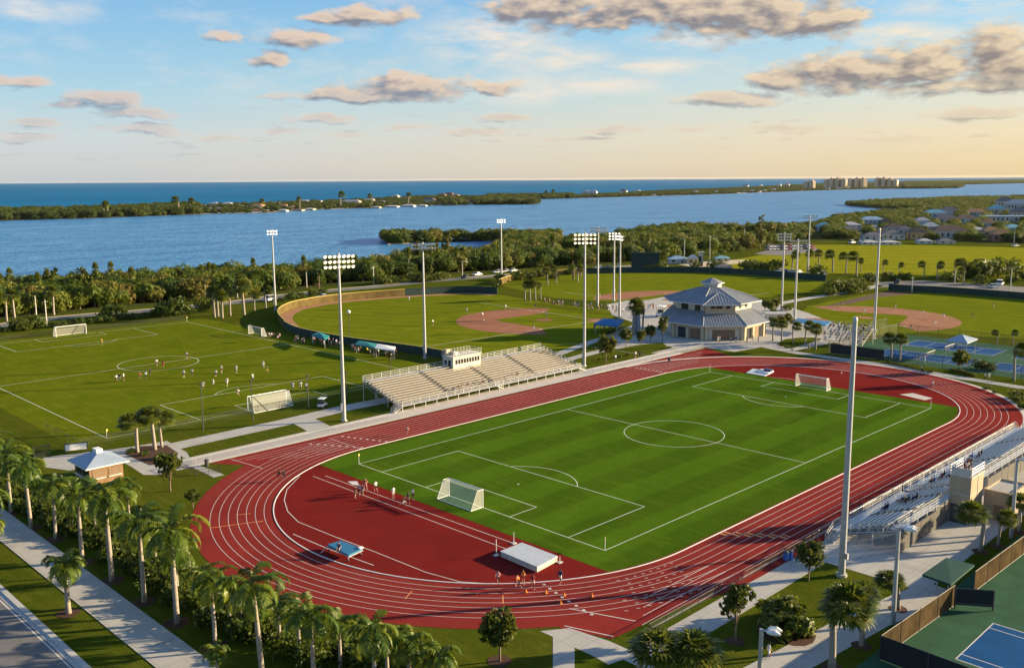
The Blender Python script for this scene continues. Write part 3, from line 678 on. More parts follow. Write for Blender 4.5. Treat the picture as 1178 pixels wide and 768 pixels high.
def fan_crown(n,r,seed):
    rg=np.random.default_rng(seed); mb=MB(); mb.tone=[]
    for i in range(n):
        a=2*PI*i*.381966+rg.normal()*.15; e=1.4-(i/n)**.9*2.05+rg.normal()*.1; tn=rg.random()*.75+(.25 if i>n*.85 else 0)
        h=np.array([math.cos(a)*math.cos(e),math.sin(a)*math.cos(e),math.sin(e)]); base=h*r*.42
        up_=np.array([0,0,1.]); side=np.cross(h,up_); side/=np.linalg.norm(side)+1e-6; nn=np.cross(side,h)
        for w in (0,): mb.quad([side*.03,-side*.03,base-side*.02,base+side*.02]); mb.tone.append(.6)
        for k in range(9):
            f=(k-4)/4*1.25+rg.normal()*.05; d=h*math.cos(f)+side*math.sin(f); ll=r*.62*(1-.16*abs(k-4)/4)*(.85+.3*rg.random())
            m1=base+d*ll*.6+nn*.04; tip=base+d*ll+np.array([0,0,-.16*ll]); wv=np.cross(d,nn); wv=wv/np.linalg.norm(wv)*r*.055
            mb.quad([base,m1+wv,tip,m1-wv]); mb.tone.append(min(1,tn*.75+.25*rg.random()))
    return mb
def trunk(h,r0,r1,lean=0,seed=0,n=9,bulge=0,z0=-.15):
    rg=random.Random(seed); pts=[];rad=[]
    a=rg.random()*6.28
    for i in range(7):
        f=i/6; pts.append((lean*f*f*math.cos(a),lean*f*f*math.sin(a),z0+(h-z0)*f)); rad.append((r0+(r1-r0)*f)*(1+bulge*math.sin(PI*f))*(1.25 if i==0 else 1))
    return MB().path(pts,rad,n)
KIND={}
def royal(h,seed,fr=3.4):
    r=thing('royal_palm','','palm tree'); tk=trunk(h-1.0,.26,.16,0,seed,10,.18).obj('trunk',K['bark'],r,True)
    MB().path([(0,0,h-1.05),(0,0,h-.7),(0,0,h-.2),(0,0,h+.1)],[.17,.19,.13,.06],9).obj('crownshaft',K['shaft'],r,True)
    palm_fronds(18,fr,seed,1.08,h-.05,.85,24).obj('crown',K['royal'],r); return r
def sabal(h,seed,cr=1.5,n=52,mt='sabal'):
    r=thing('sabal_palm','','palm tree'); trunk(h,.2,.15,.2,seed,8).obj('trunk',K['bark'],r,True)
    a=random.Random(seed); c=fan_crown(n,cr,seed).obj('crown',K[mt],r); t_=r.children[0].data; tp=t_.vertices[-1].co
    c.location=(tp.x,tp.y,h); return r
def bare(root): 
    root.name=root.name; return root
def roundtree(h,cr,seed,n=900,size=.34,trunkh=None,m='oak',name='shade_tree',squash=1.0,k=6,tr=.09):
    rg=random.Random(seed); r=thing(name,'','tree'); th=trunkh or h*.45
    mb=trunk(h*.72,tr,tr*.5,.15,seed,7)
    lobes=[(0,0,h-cr*squash,cr*.72)]
    for i in range(k):
        a=6.28*i/k+rg.random()*.6; q=rg.uniform(.35,.72)*cr; z=h-cr*squash+rg.uniform(-.55,.55)*cr*squash
        lobes.append((q*math.cos(a),q*math.sin(a),z,cr*rg.uniform(.26,.52)))
        mb.path([(0,0,th*.9),(q*.5*math.cos(a),q*.5*math.sin(a),(th+z)/2+.2),(q*math.cos(a),q*math.sin(a),z)],[tr*.5,tr*.35,tr*.15],5)
    mb.obj('trunk',K['bark2'],r,True)
    leafmesh(lobes,n,size,seed,10,squash,.35,.25,1.5,.95).obj('crown',K[m],r); return r
def shrub(cr,h,seed,n=500,size=.3,m='hedge',name='shrub',k=6):
    rg=random.Random(seed); lobes=[(0,0,h*.45,h*.5)]
    for i in range(k):
        a=6.28*i/k+rg.random(); q=rg.uniform(.4,.75)*cr; lobes.append((q*math.cos(a),q*math.sin(a),h*rg.uniform(.35,.6),h*rg.uniform(.32,.48)))
    return link(name,leafmesh(lobes,n,size,seed,8,.95,.5,.02).mesh(name,K[m]))
used=set()
def place(proto,loc,rz=None,label=None,group=None,s=1.0):
    rz=R_.random()*6.28 if rz is None else rz
    if proto.name not in used:
        used.add(proto.name); proto.location=loc; proto.rotation_euler=(0,0,rz); proto.scale=(s,)*3 if not isinstance(s,tuple) else s
        proto['label']=label
        if group: proto['group']=group
        return proto
    return dup(proto,loc,rz,label,group,s)
def at(x,y): p=G(x,y); return p
# royal palms along the front sidewalk
RP=[royal(9.6,11,4.4),royal(9.4,12,4.1),royal(9.8,13,4.5)]
LB=[((13,589,520),'royal palm closest to the upper end of the sidewalk row, pale straight trunk'),
((36,607,531),'royal palm second from the far end of the sidewalk row, slim pale trunk'),
((64,620,553),'royal palm with lit pale trunk straight below the blue-roofed kiosk'),
((95,647,566),'royal palm standing just right of the lit-trunk palm, wide drooping fronds'),
((129,668,566),'tall royal palm with broad spreading crown in front of the round hedge trees'),
((166,692,602),'royal palm directly behind the short palm on the sidewalk verge'),
((204,716,604),'royal palm with the brightest thick trunk and mulch ring beside the sidewalk'),
((248,744,662),'royal palm standing where the hedge meets the bottom of the sidewalk'),
((302,777,672),'royal palm in front of the left track bend, trunk cut by the picture edge'),
((362,797,705),'royal palm with arching yellow-lit fronds below the red infield'),
((432,815,722),'bushy royal palm crown below the bend where the white lanes meet'),
((-4,568,505),'royal palm at the picture edge beside the practice field corner'),
((-14,640,566),'royal palm at the picture edge in front of the sidewalk, only fronds showing')]
MUL=[]
for i,((x,y,ty),lb) in enumerate(LB):
    b=at(x,y); h=hgt(b,ty); p=place(RP[i%3],b,None,lb,'royal palms along the sidewalk',max(.75,h/9.6)*R_.uniform(.94,1.05)); p.rotation_euler.x=R_.uniform(-.045,.045); p.rotation_euler.y=R_.uniform(-.045,.045); MUL.append((b,1.35))
sp=royal(5.6,14,2.9); b=at(79,705); place(sp,b,.5,'short royal palm alone between the road and the sidewalk','royal palms along the sidewalk',1.05); MUL.append((b,1.2))
for x,y,ty,lb in ((251,786,745,'low young palm at the foot of the sidewalk palms'),(-6,640,600,'low palm tuft poking in beside the road verge'),(471,800,735,'young palm with upright lit fronds under the bend'),(507,812,750,'small palm tuft next to the grass below the bend')):
    b=at(x,y); dup(sp,b,R_.random()*6,lb,'royal palms along the sidewalk',max(.5,hgt(b,ty)/5.8))
# second row behind the walk
for x,y,ty,lb in ((180,655,600,'dark palm with short trunk in the hedge behind the sidewalk palms'),(219,660,620,'slim palm behind the hedge in front of the lawn and track edge'),(150,612,560,'palm half hidden in the hedge below the kiosk'),(278,720,676,'palm rising out of the hedge beside the track bend')):
    b=at(x,y); dup(RP[1],b,R_.random()*6,lb,'palms in the hedge',hgt(b,ty)/9.6); MUL.append((b,1.1))
for x,y,ty,lb in ((110,612,575,'palms'),(236,702,655,''),(322,742,690,''),(392,772,715,''),(446,788,728,''),(30,570,535,''),(74,592,552,''),(205,690,640,''),(345,760,705,''),(165,640,596,''),(265,725,685,'')):
    b=at(x,y); dup(RP[R_.randrange(3)],b,R_.random()*6,'young palm filling the planting behind the sidewalk row','young palms in the hedge',(.72,.72,hgt(b,ty)/9.6))
# fan palms
SP=[sabal(4.2,21,1.55),sabal(4.0,22,1.5,56),sabal(4.4,23,1.6)]
k=0
for x,y,ty,sc1,lb in ((158,520,486,1.1,'fan palm leaning left in the mulch bed beside the kiosk'),(178,517,478,1.15,'tallest fan palm in the mulch bed beside the kiosk'),(186,514,484,1,'fan palm behind the tallest one in the kiosk bed'),
 (735,800,742,1.4,'ragged fan palm over the paved corner at the bottom edge'),(800,812,752,1.45,'low lit fan palm in the grass at the bottom edge'),(957,768,690,1.15,'fan palm nearest the pine shrub beside the lower footpath'),(991,742,690,1.1,'fan palm between the tall bare pole and the double street lamp'),
 (1033,700,667,1.3,'fan palm right behind the double-headed street lamp'),(1128,634,592,1.15,'fan palm on the left of the trio behind the small bleacher'),(1148,628,595,1.0,'middle fan palm of the trio behind the small bleacher'),(1172,612,578,1.2,'fan palm at the picture edge beside the single street lamp'),
 (1166,438,402,1.0,'fan palm at the picture edge beside the upper tennis courts')):
    b=at(x,y); h=hgt(b,ty); place(SP[k%3],b,None,lb,'fan palms',(max(.7,min(1.15,h/5.2))*sc1*1.4,)*2+(max(.6,min(1.6,h/4.3)),)); k+=1
    if y>600: MUL.append((b,1.0))
# small park palms around the clubhouse and far fields
def pp(x,y,ty,lb,grp,proto=None):
    global k
    b=at(x,y); h=hgt(b,ty); s=max(.6,h/5.2); dup((proto or SP[k%3]),b,R_.random()*6,lb,grp,s); k+=1
for x,y,ty in ((889,392,366),(899,393,368)): pp(x,y,ty,'fan palm on the lawn against the right corner of the clubhouse','palms by the clubhouse corner')
for x,y,ty,lb in ((912,395,372,'fan palm at the top of the oval lawn beside the clubhouse'),(926,397,370,'fan palm in the middle of the oval lawn'),(938,402,371,'fan palm at the right end of the oval lawn'),(739,385,352,'clustered palm beside the dark tarp shed left of the clubhouse'),(728,386,345,'tall dark palm beside the tarp shed left of the clubhouse')): pp(x,y,ty,lb,'park palms')
for x,y,ty in ((1147,397,379),(1165,397,380)): pp(x,y,ty,'dark fan palm in the outfield grass behind the upper tennis courts','palms behind the tennis courts')
pp(1025,414,383,'fan palm in front of the upper tennis fence, left of its twin','palms before the tennis fence'); pp(1035,416,384,'fan palm in front of the upper tennis fence, right of its twin','palms before the tennis fence')
# palms along the practice field end and woods
g='palms at the edge of the practice field'
for x,y,ty in ((247,365,332),(251,364,331),(256,366,333),(265,363,333)): pp(x,y,ty,'bushy fan palm in the clump at the far corner of the practice field',g)
for x,y,ty,lb in ((281,362,322,'tall fan palm between the palm clump and the outfield fence'),(293,357,336,'short fan palm second from the outfield fence'),(306,355,331,'fan palm standing next to the outfield fence'),(273,343,318,'fan palm at the wood edge behind the palm clump'),
 (17,368,332,'fan palm at the wood edge beside the road, pale trunk'),(8,370,338,'fan palm at the picture edge of the wood'),(62,362,330,'fan palm in shadow at the wood edge behind the goal')): pp(x,y,ty,lb,g)
g='dark palms across the road in front of the meadow'
for x,y,ty in ((911,312,288),(930,311,289),(941,310,288),(958,313,287),(973,315,292),(985,318,290),(990,313,296),(1016,315,300),(1034,317,302),(1063,320,300),(1078,322,302),(1098,320,298),(1106,319,297),(1108,328,309),(1078,318,305)): pp(x,y,ty,'dark fan palm standing in the row before the meadow',g)
for x,y,ty,lb in ((604,346,323,'first palm'),(610,346,324,''),(616,345,323,''),(622,344,324,'')): pp(x,y,ty,'small palm in the short row between the two ball outfields','palms between the ball fields')
for x,y,ty in ((665,325,307),(640,326,306),(668,318,300),(660,322,305),(630,328,308)): pp(x,y,ty,'fan palm along the road behind the outfield fence','palms behind the outfield')
# shade trees
T1=roundtree(4.4,1.5,31,1500,.25,1.5,squash=1.2,k=8); b=at(575,760); place(T1,b,0,'young round tree on the grass strip below the track bend',None,hgt(b,697)/4.1); MUL.append((b,1.2))
T2=roundtree(5.4,1.35,32,1300,.24,1.5,squash=1.3); b=at(846,737); place(T2,b,1,'slim young tree in a mulch ring beside the pine shrub',None,hgt(b,668)/5.4); MUL.append((b,1.0))
T3=roundtree(6.0,1.9,33,1900,.27,1.5,squash=1.25); b=at(930,668); place(T3,b,2,'taller leafy tree behind the pine shrub by the small bleacher',None,hgt(b,618)/5.9)
b=at(196,565); place(roundtree(4.6,1.6,34,1400,.26,1.2),b,3,'round tree beside the lawn in front of the kiosk path',None,hgt(b,520)/4.6)
b=at(222,584); place(roundtree(3.4,1.3,35,900,.24,1.0),b,3,'small loose tree on the lawn below the kiosk path',None,.9)
mb=leafmesh([(0,0,1.1,1.4),(1.3,.4,1.0,1.2),(-1.3,-.3,1.0,1.3),(.2,1.4,.9,1.1),(-.3,-1.4,.9,1.1),(.4,0,2.0,.9)],2600,.30,77,12,.95,.5,.03,2.4)
o=mb.obj('pine_shrub',K['hedge'],None,False,at(903,722)); o.scale=(1.35,1.35,1.15); tag(o,'broad low pine shrub spreading over a mulch bed near the bare pole','shrub')
MUL.append((at(906,726),3.0))
def ot(x,y,ty,lb,grp=None,p=None):
    b=at(x,y); return dup(p or T1,b,R_.random()*6,lb,grp,max(.4,hgt(b,ty)/4.4))
for x,y,ty,lb in ((697,417,380,'slender park tree beside the foot of the twin floodlight poles'),(720,399,374,'slim park tree on the plaza in front of the blue awning'),(738,396,377,'small tree on the lawn island left of two larger ones'),(748,393,371,'bushy tree on the lawn island close to the clubhouse'),(762,393,369,'dark narrow tree against the clubhouse wall'),(774,340,330,'x')): 
    if lb!='x': ot(x,y,ty,lb,None,T2 if 'narrow' in lb else T1)
for x,y,ty,lb in ((1104,428,398,'young tree before the shade pavilion at the upper tennis courts'),(886,361,344,'low round tree right behind the clubhouse roof'),(893,358,341,'round tree to the rear of the clubhouse'),(880,358,343,'bright tree at the back corner of the clubhouse'),(898,378,360,'dark round tree between clubhouse and right ball field'),(906,374,358,'second dark tree between clubhouse and right ball field')): ot(x,y,ty,lb)
# hedge masses
HP=[shrub(1.9,2.3,41,700,.28),shrub(1.7,2.0,42,600,.26),shrub(2.2,2.6,43,800,.28)]
hl=px((-10,560),(18,585),(60,598),(100,620),(140,645),(175,668),(210,688),(250,716),(300,738),(350,755),(400,768),(450,775),(490,772),(520,782))
n=0; first=True
def hput(p,s,lb,grp,proto=None):
    global n
    q=(proto or HP[n%3]); n+=1
    if q.name not in used: used.add(q.name); o=q
    else: o=q.copy(); COL.objects.link(o)
    o.location=p; o.rotation_euler=(0,0,R_.random()*6.28); o.scale=(s*R_.uniform(.85,1.15),s*R_.uniform(.85,1.15),s*R_.uniform(.8,1.1))
    tag(o,lb,'shrub',grp); return o
for i in range(len(hl)-1):
    a,b=Vector(hl[i]),Vector(hl[i+1]); L_=(b-a).length; m_=max(1,int(L_/2.1))
    for j in range(m_):
        p=a.lerp(b,j/m_); 
        hput((p.x+R_.uniform(-.8,.8),p.y+R_.uniform(-.8,.8),0),R_.uniform(.8,1.15),'dark green bush in the dense hedge behind the sidewalk palms','bushes of the palm hedge')
        for _ in range(2): hput((p.x+1.5+R_.uniform(-1,1.6),p.y+1.6+R_.uniform(-1,1.8),0),R_.uniform(.5,.85),'low bush on the track side of the palm hedge','low bushes of the palm hedge')
for x,y,s in ((150,521,.4),(166,524,.5),(186,528,.45),(197,527,.4)): hput(at(x,y),s,'low shrub in the mulch bed beside the kiosk','shrubs in the kiosk bed')
for x,y in ((735,392),(770,401),(700,413),(690,414),(712,411),(722,409),(898,398),(905,400),(912,400),(733,378)): hput(at(x,y),.35,'knee-high shrub planted along the plaza','plaza shrubs')
for i in range(16): hput(at(1022+i*3.2,417.5+i*.75),.32,'low shrub in the bed before the upper tennis fence','shrubs before the tennis fence')
for i in range(8): hput(at(1098+i*3.2,427+i*.9),.42,'low shrub in the bed by the shade pavilion','shrubs by the pavilion')
for x,y,s in ((1128,424,.9),(1135,425,.9),(1140,427,.8)): hput(at(x,y),s,'tall dark shrub before the tennis shade pavilion','dark shrubs by the pavilion')
for x,y,s in ((1170,458,.8),(1174,463,.9),(1178,470,.9),(1135,448,.5),(1145,452,.4)): hput(at(x,y),s,'bush on the grass outside the track bend','bushes outside the track bend')
# hedges along the practice field road
hl2=px((-20,383),(20,381),(45,378),(90,374),(140,368),(200,363),(235,359))
for i in range(len(hl2)-1):
    a,b=Vector(hl2[i]),Vector(hl2[i+1]); L_=(b-a).length; m_=max(1,int(L_/3.0))
    for j in range(m_):
        p=a.lerp(b,j/m_); hput((p.x+R_.uniform(-.6,.6),p.y+R_.uniform(-.6,.6),0),R_.uniform(.8,1.2),'bush in the roadside hedge behind the practice field','bushes of the roadside hedge')
for x,y,s in ((195,362,3.2),(187,364,2.6),(204,361,2.6),(30,378,2.4),(22,380,2.2),(40,377,2.0),(370,338,1.6),(360,340,1.6),(335,345,1.5),(345,343,1.6),(325,347,1.2),(440,327,2.2),(448,326,2.2),(455,325,2.2),(480,324,2.2),(490,324,2.4),(498,323,2.4),(508,322,2),(130,365,2.4),(120,367,2.2),(236,356,2.2),(244,354,2.2),(575,322,2.0),(570,330,1.5),(596,322,2.2),(610,321,2.2),(622,319,2),(637,321,2),(655,316,2),(825,309,2.4),(833,309,2),(858,310,2.8),(866,310,2.6),(875,312,2.6),(883,313,2.6),(893,311,3),(985,330,2.5),(975,333,2.5),(965,337,2.6),(980,338,2),(955,340,2.2),(990,336,2),(1002,325,2.4),(1042,322,2),(1090,324,2.2),(1100,324,2),(1120,318,4),(1132,319,4.4),(1140,318,4.2),(1150,316,4),(1160,314,4),(1128,327,2),(1165,325,2.4),(1178,322,3),(1020,322,2),(1030,323,2),(940,318,2.4),(760,312,2.4),(746,312,2),(800,309,1.8)):
    hput(at(x,y),s*.9,'rounded dark bush among the plantings along the far roads','bushes along the far roads')
for x,y,s in ((905,357,.8),(890,360,.8),(912,372,.6),(790,340,1)): hput(at(x,y),s*1.2,'clipped bush beside the paths right of the clubhouse','bushes right of the clubhouse')
mb=MB()
for p,r in MUL: mb.poly([(p.x+r*(1+.08*math.sin(5*a))*math.cos(a),p.y+r*(1+.08*math.cos(3*a))*math.sin(a)) for a in [2*PI*i/18 for i in range(18)]],.030)
mb.poly(px((143,522),(160,513),(192,512),(205,521),(200,533),(172,535)),.034)
struct('mulch_bed',mb,K['mulch'])
# mangrove woods
MT=[]
for s_ in range(5):
    rg=random.Random(100+s_); r=thing('mangrove_tree','','tree'); h=7.5; cr=3.6
    lob=[(0,0,4.3,3.0)]
    for i in range(6):
        a=i*1.05+rg.random()*.7; q=rg.uniform(1.6,3.0); lob.append((q*math.cos(a),q*math.sin(a),rg.uniform(1.8,4.9),rg.uniform(1.5,2.4)))
    trunk(4.6,.3,.12,.5,s_,6).obj('trunk',K['bark2'],r,True)
    leafmesh(lob,2400,.46,200+s_,9,.82,.84,.2,1.4,.5).obj('crown',K['mang'],r); MT.append(r)
def inpoly(x,y,P):
    c=False; j=len(P)-1
    for i in range(len(P)):
        if (P[i][1]>y)!=(P[j][1]>y) and x<(P[j][0]-P[i][0])*(y-P[i][1])/(P[j][1]-P[i][1])+P[i][0]: c=not c
        j=i
    return c
def scatter(P,step,jit=.45):
    xs=[p[0] for p in P]; ys=[p[1] for p in P]; o=[]
    y=min(ys)
    while y<max(ys):
        x=min(xs)
        while x<max(xs):
            a,b=x+R_.uniform(-jit,jit)*step,y+R_.uniform(-jit,jit)*step
            if inpoly(a,b,P): o.append((a,b))
            x+=step
        y+=step*.87
    return o
def seen(p,mg=60,zz=5):
    x,y,d=pix((p[0],p[1],zz)); return d>0 and -mg<x<1178+mg and y<900
def gn_stuff(name,pts,protos,matname,seed,label,smin,smax,zsq=1.0,obj_src=None):
    """one object: many crowns instanced on its points"""
    me=bpy.data.meshes.new(name); me.from_pydata([(p[0],p[1],p[2] if len(p)>2 else 0) for p in pts],[],[])
    o=link(name,me); o['kind']='stuff'; o['label']=label
    g=bpy.data.node_groups.new(name,'GeometryNodeTree')
    g.interface.new_socket('Geometry',in_out='INPUT',socket_type='NodeSocketGeometry'); g.interface.new_socket('Geometry',in_out='OUTPUT',socket_type='NodeSocketGeometry')
    I=g.nodes.new('NodeGroupInput'); O=g.nodes.new('NodeGroupOutput')
    inst=g.nodes.new('GeometryNodeInstanceOnPoints'); j=g.nodes.new('GeometryNodeJoinGeometry')
    for p in reversed(protos):
        oi=g.nodes.new('GeometryNodeObjectInfo'); oi.inputs['Object'].default_value=p; oi.inputs['As Instance'].default_value=True
        g.links.new(oi.outputs['Geometry'],j.inputs[0])
    def rv(lo,hi,sd,tp='FLOAT'):
        n=g.nodes.new('FunctionNodeRandomValue'); n.data_type=tp
        ins=[s for s in n.inputs if s.enabled]
        if tp=='INT': n.inputs[4].default_value=lo; n.inputs[5].default_value=hi; out=n.outputs[2]
        elif tp=='FLOAT_VECTOR': n.inputs[0].default_value=lo; n.inputs[1].default_value=hi; out=n.outputs[0]
        else: n.inputs[2].default_value=lo; n.inputs[3].default_value=hi; out=n.outputs[1]
        n.inputs['Seed'].default_value=sd; return out
    g.links.new(I.outputs[0],inst.inputs['Points']); g.links.new(j.outputs[0],inst.inputs['Instance']); inst.inputs['Pick Instance'].default_value=True
    g.links.new(rv(0,len(protos)-1,seed,'INT'),inst.inputs['Instance Index'])
    g.links.new(rv((0,0,0),(0,0,6.28),seed+1,'FLOAT_VECTOR'),inst.inputs['Rotation'])
    vm=g.nodes.new('ShaderNodeVectorMath'); vm.operation='SCALE'; vm.inputs[0].default_value=(1,1,zsq); g.links.new(rv(smin,smax,seed+2),vm.inputs['Scale'])
    g.links.new(vm.outputs[0],inst.inputs['Scale'])
    if matname:
        sm=g.nodes.new('GeometryNodeSetMaterial'); sm.inputs['Material'].default_value=K[matname]
        g.links.new(inst.outputs[0],sm.inputs[0]); g.links.new(sm.outputs[0],O.inputs[0])
        me.materials.append(K[matname])
    else: g.links.new(inst.outputs[0],O.inputs[0])
    md=o.modifiers.new('scatter','NODES'); md.node_group=g
    return o
WOODP=px((-160,393),(0,366),(60,360),(111,354),(155,351.5),(208,346.5),(272,341),(310,336),(380,327),(430,323),(490,316),(560,311.5),(650,305.5),(760,298.5),(800,294.5),(850,288.5),(880,282.5),(930,275),(1040,275),(1178,279),(1420,286))+shore[::-1]
CLEAR=[(905,284,26),(940,268,16),(985,266,20),(1003,258,22),(1000,275,30),(1030,277,20),(1055,275,14),(1090,277,20),(1150,276,14),(1125,268,12),(1155,254,34)]
HW=[(1040,269),(1069,267),(1110,256),(1136,263),(1164,267),(1086,257),(1060,259),(1028,268),(1121,249),(1146,247),(1091,247),(1170,241),(1012,271),(1139,272),(1075,250),(1155,238)]
CLEAR+=[(x,y,15) for x,y in HW]
def clear(p):
    x,y,d=pix((p[0],p[1],0))
    if 775<x<850 and 296<y<303: return False
    for cx,cy,cw in CLEAR:
        if abs(x-cx)<cw*.6 and -3<=(y-cy)<8: return False
    return True
def fard(p): return math.hypot(p[0]-CAM.x,p[1]-CAM.y)
pts=[p for p in scatter(WOODP,6.0) if seen(p) and (fard(p)<900 or R_.random()<.6)]
pts=[p for p in pts if clear(p)]
pts.sort(key=fard)
g='mangrove trees along the shore road'; lb='dense rounded mangrove tree in the wood between the road and the lagoon'
for i,p in enumerate(pts[:290]):
    s=R_.uniform(.85,1.35)
    if i>=5: dup(MT[i%5],(p[0],p[1],0),R_.random()*6.28,lb,g,s)
    else: place(MT[i],(p[0],p[1],0),0,lb,g,s)
crowns=[[c for c in r.children if c.name.startswith('crown')][0] for r in MT]
A_=[];S_=[];P_=[];H_=[]
for p in pts[290:]:
    x,y,_=pix((p[0],p[1],3)); v=math.sin(x*.021+1.0)+math.sin(y*.36+x*.006)+R_.uniform(-.35,.35)
    if x>900: H_.append((p[0],p[1],-.4))
    elif 640<x and y<300 and y>266 and v>.1: S_.append((p[0],p[1],-2.6))
    elif y<281 and x<640: P_.append((p[0],p[1],-.4))
    else: A_.append((p[0],p[1],0))
gn_stuff('mangrove_wood',A_,crowns,None,3,'thick mangrove wood along the near lagoon shore',.85,1.4)
gn_stuff('low_mangrove_swamp',S_,crowns,'swamp',11,'bright low mangrove swamp beyond the ball fields',.75,1.05,.85)
gn_stuff('peninsula_mangrove',P_,crowns,None,13,'dark mangrove cover on the low point of land in the lagoon',.9,1.35,1.0)
gn_stuff('residential_woods',H_,crowns,None,17,'mixed woods around the waterfront houses',.75,1.25,.85)
ISLH=((235,238,6,4,'grey','white'),(247,236,8,5,'white','white'),(262,236,10,5,'white','white'),(241,240,6,3,'brown','white'),(252,241,8,4,'grey','pale'),(265,240,7,4,'brown','white'),(275,238,6,4,'grey','pink'),(283,239,6,4,'brown','cream'),(297,239,12,7,'orange','cream'),(294,243,8,4,'white','cream'),(306,243,14,3,'white','cream'),(318,235,6,4,'white','white'),(327,238,8,5,'white','white'),(336,240,8,5,'orange','cream'),(326,243,8,4,'white','white'),(343,242,10,3,'white','cream'),(356,241,10,3,'white','cream'),(350,232,10,3,'white','white'),(364,232,12,3,'white','white'),(404,234,18,6,'white','cream'),(425,231,10,4,'white','white'),(438,233,9,4,'white','white'),(433,239,8,3,'white','cream'),(455,228,7,6,'white','white'),(467,228,9,4,'orange','cream'),(451,238,12,3,'white','white'),(470,237.5,12,4,'white','white'),(494,233,11,8,'orange','cream'),(486,237,8,3,'white','white'),(512,235,11,3,'white','white'),(541,234,8,6,'white','cream'),(508,226,8,5,'red','brick'),(517,225,8,5,'red','brick'),(524,226,7,4,'brown','pink'),(674,223,6,6,'white','cream'),(682,223,8,6,'white','white'),(717,222,7,6,'white','white'),(733,221,6,4,'white','cream'),(752,225,3,3,'white','white'),(764,224,4,3,'white','cream'),(800,222,5,4,'white','cream'),(824,221,5,2.5,'white','white'),(850,221,4,3,'white','white'),(857,221,4,3,'white','cream'),(865,220.5,4,3,'white','white'),(873,220.5,4,3,'white','white'),(879,220,4,3,'white','white'),(890,219.5,4,4,'white','cream'),(858,214.5,5,3,'white','white'),(875,215,3,4,'white','white'),(895,215,6,5,'white','white'),(905,214,5,4,'white','white'),(952,218,4,3,'teal','white'),(965,217.5,5,3,'white','cream'),(974,217,4,4,'white','white'))
def isclear(p):
    x,y,_=pix((p[0],p[1],0))
    for hx,hy,hw,hh,_a,_b in ISLH:
        if abs(x-hx)<hw*.62+1 and -1.2<y-hy<1.6 and R_.random()<.8: return False
    return True
ip=[p for p in scatter(isf+isb[::-1],12) if seen(p,40) and isclear(p)]
def built(p):
    x,y,_=pix((p[0],p[1],0)); return (228<x<310 and y>231) or (310<=x<505) or (505<=x<560 and y<230) or (660<x<1040)
gn_stuff('island_mangrove',[(p[0],p[1],-1.5) for p in ip if not built(p)],crowns,'isle',23,'low green tree cover of the barrier island',1.3,2.3,.8)
gn_stuff('island_garden_trees',[(p[0],p[1],-.9) for p in ip if built(p)],crowns,'isle',29,'small trees between the houses of the barrier island',.55,1.3,.75)
pn=[p for p in scatter(px((447,268.6,6),(480,267,6),(560,264,6),(640,263.5,6),(640,272),(592,276.8),(585,276.4),(530,274.2),(480,274.4),(446,272.3)),5.0)]
gn_stuff('point_mangrove',[(p[0],p[1],-.8) for p in pn],crowns,None,31,'closed mangrove canopy of the low point of land',.75,1.1,.95)
# single tall trees that stand out
def pine(h,seed):
    rg=random.Random(seed); r=thing('australian_pine','','tree'); mb=trunk(h*.9,.35,.08,.4,seed,7); lob=[]
    for i in range(9):
        z=h*(.3+.68*i/9); a=rg.random()*6.28; q=h*.16*(1.15-i/11)*rg.uniform(.4,1.2); lob.append((q*math.cos(a),q*math.sin(a),z,h*.12*(1.2-i/12)))
        mb.path([(0,0,z*.8),(q*.6*math.cos(a),q*.6*math.sin(a),z*.95),(q*math.cos(a),q*math.sin(a),z)],[.12,.08,.03],5)
    mb.obj('trunk',K['bark2'],r,True); leafmesh(lob,1100,.7,seed,9,1.2,.35,.5,2.2).obj('crown',K['oak'],r); return r
for i,(x,y,ty,lb) in enumerate(((874,288,246,'tall wispy pine rising above the wood beside the meadow'),(517,303,263,'yellowish feathery pine standing in the cove wood'),(480,312,276,'dark pine beside the yellowish one by the cove'),(58,345,308,'lone slim tree top rising above the shore wood'),(62,348,312,'tree'),(96,345,305,'leafy tree rising above the shore wood before the lagoon'))):
    if lb=='tree': continue
    b=at(x,y); h=hgt(b,ty); r=pine(h,300+i); r.location=b; r['label']=lb
for x,y,ty,lb in ((112,255,245,''),): pass
W_=[p for p in pts[40:700] if pix((p[0],p[1],0))[0]<880]
for i in range(34):
    p=W_[(i*19+7)%len(W_)]; dup(SP[i%3],(p[0],p[1],0),i,'slim fan palm rising out of the shore wood','fan palms in the shore wood',(1.1,1.1,R_.uniform(1.9,2.5)))
pk=pine(10.5,555); P2=[W_[(i*37+3)%len(W_)] for i in range(16)]
for i,p in enumerate(P2):
    q=pk if i==0 else dup(pk,(p[0],p[1],0),i,None,None,R_.uniform(.8,1.15)); q.location=(p[0],p[1],0); q['label']='feathery taller tree breaking the canopy of the shore wood'; q['group']='feathery trees in the shore wood'
for i,(x,y,ty) in enumerate(((206,246,226),(219,245,227),(392,238.6,221),(120,249,231),(124.5,249,231),(345,241,227),(428,237.5,223),(300,243,228),(470,236,222),(635,227.6,218),(629,227.8,219))):
    b=at(x,y); b.z=-.5; dup(SP[i%3],b,i,'tall lone palm sticking out above the barrier island trees','palms on the barrier island',hgt(b,ty)/5.2)

# ---------------------------------------------------------------- structures and furniture
def bz(p): return (p.x,p.y,0) if hasattr(p,'x') else (p[0],p[1],0)
def face(p,q): return math.atan2(q.y-p.y,q.x-p.x)
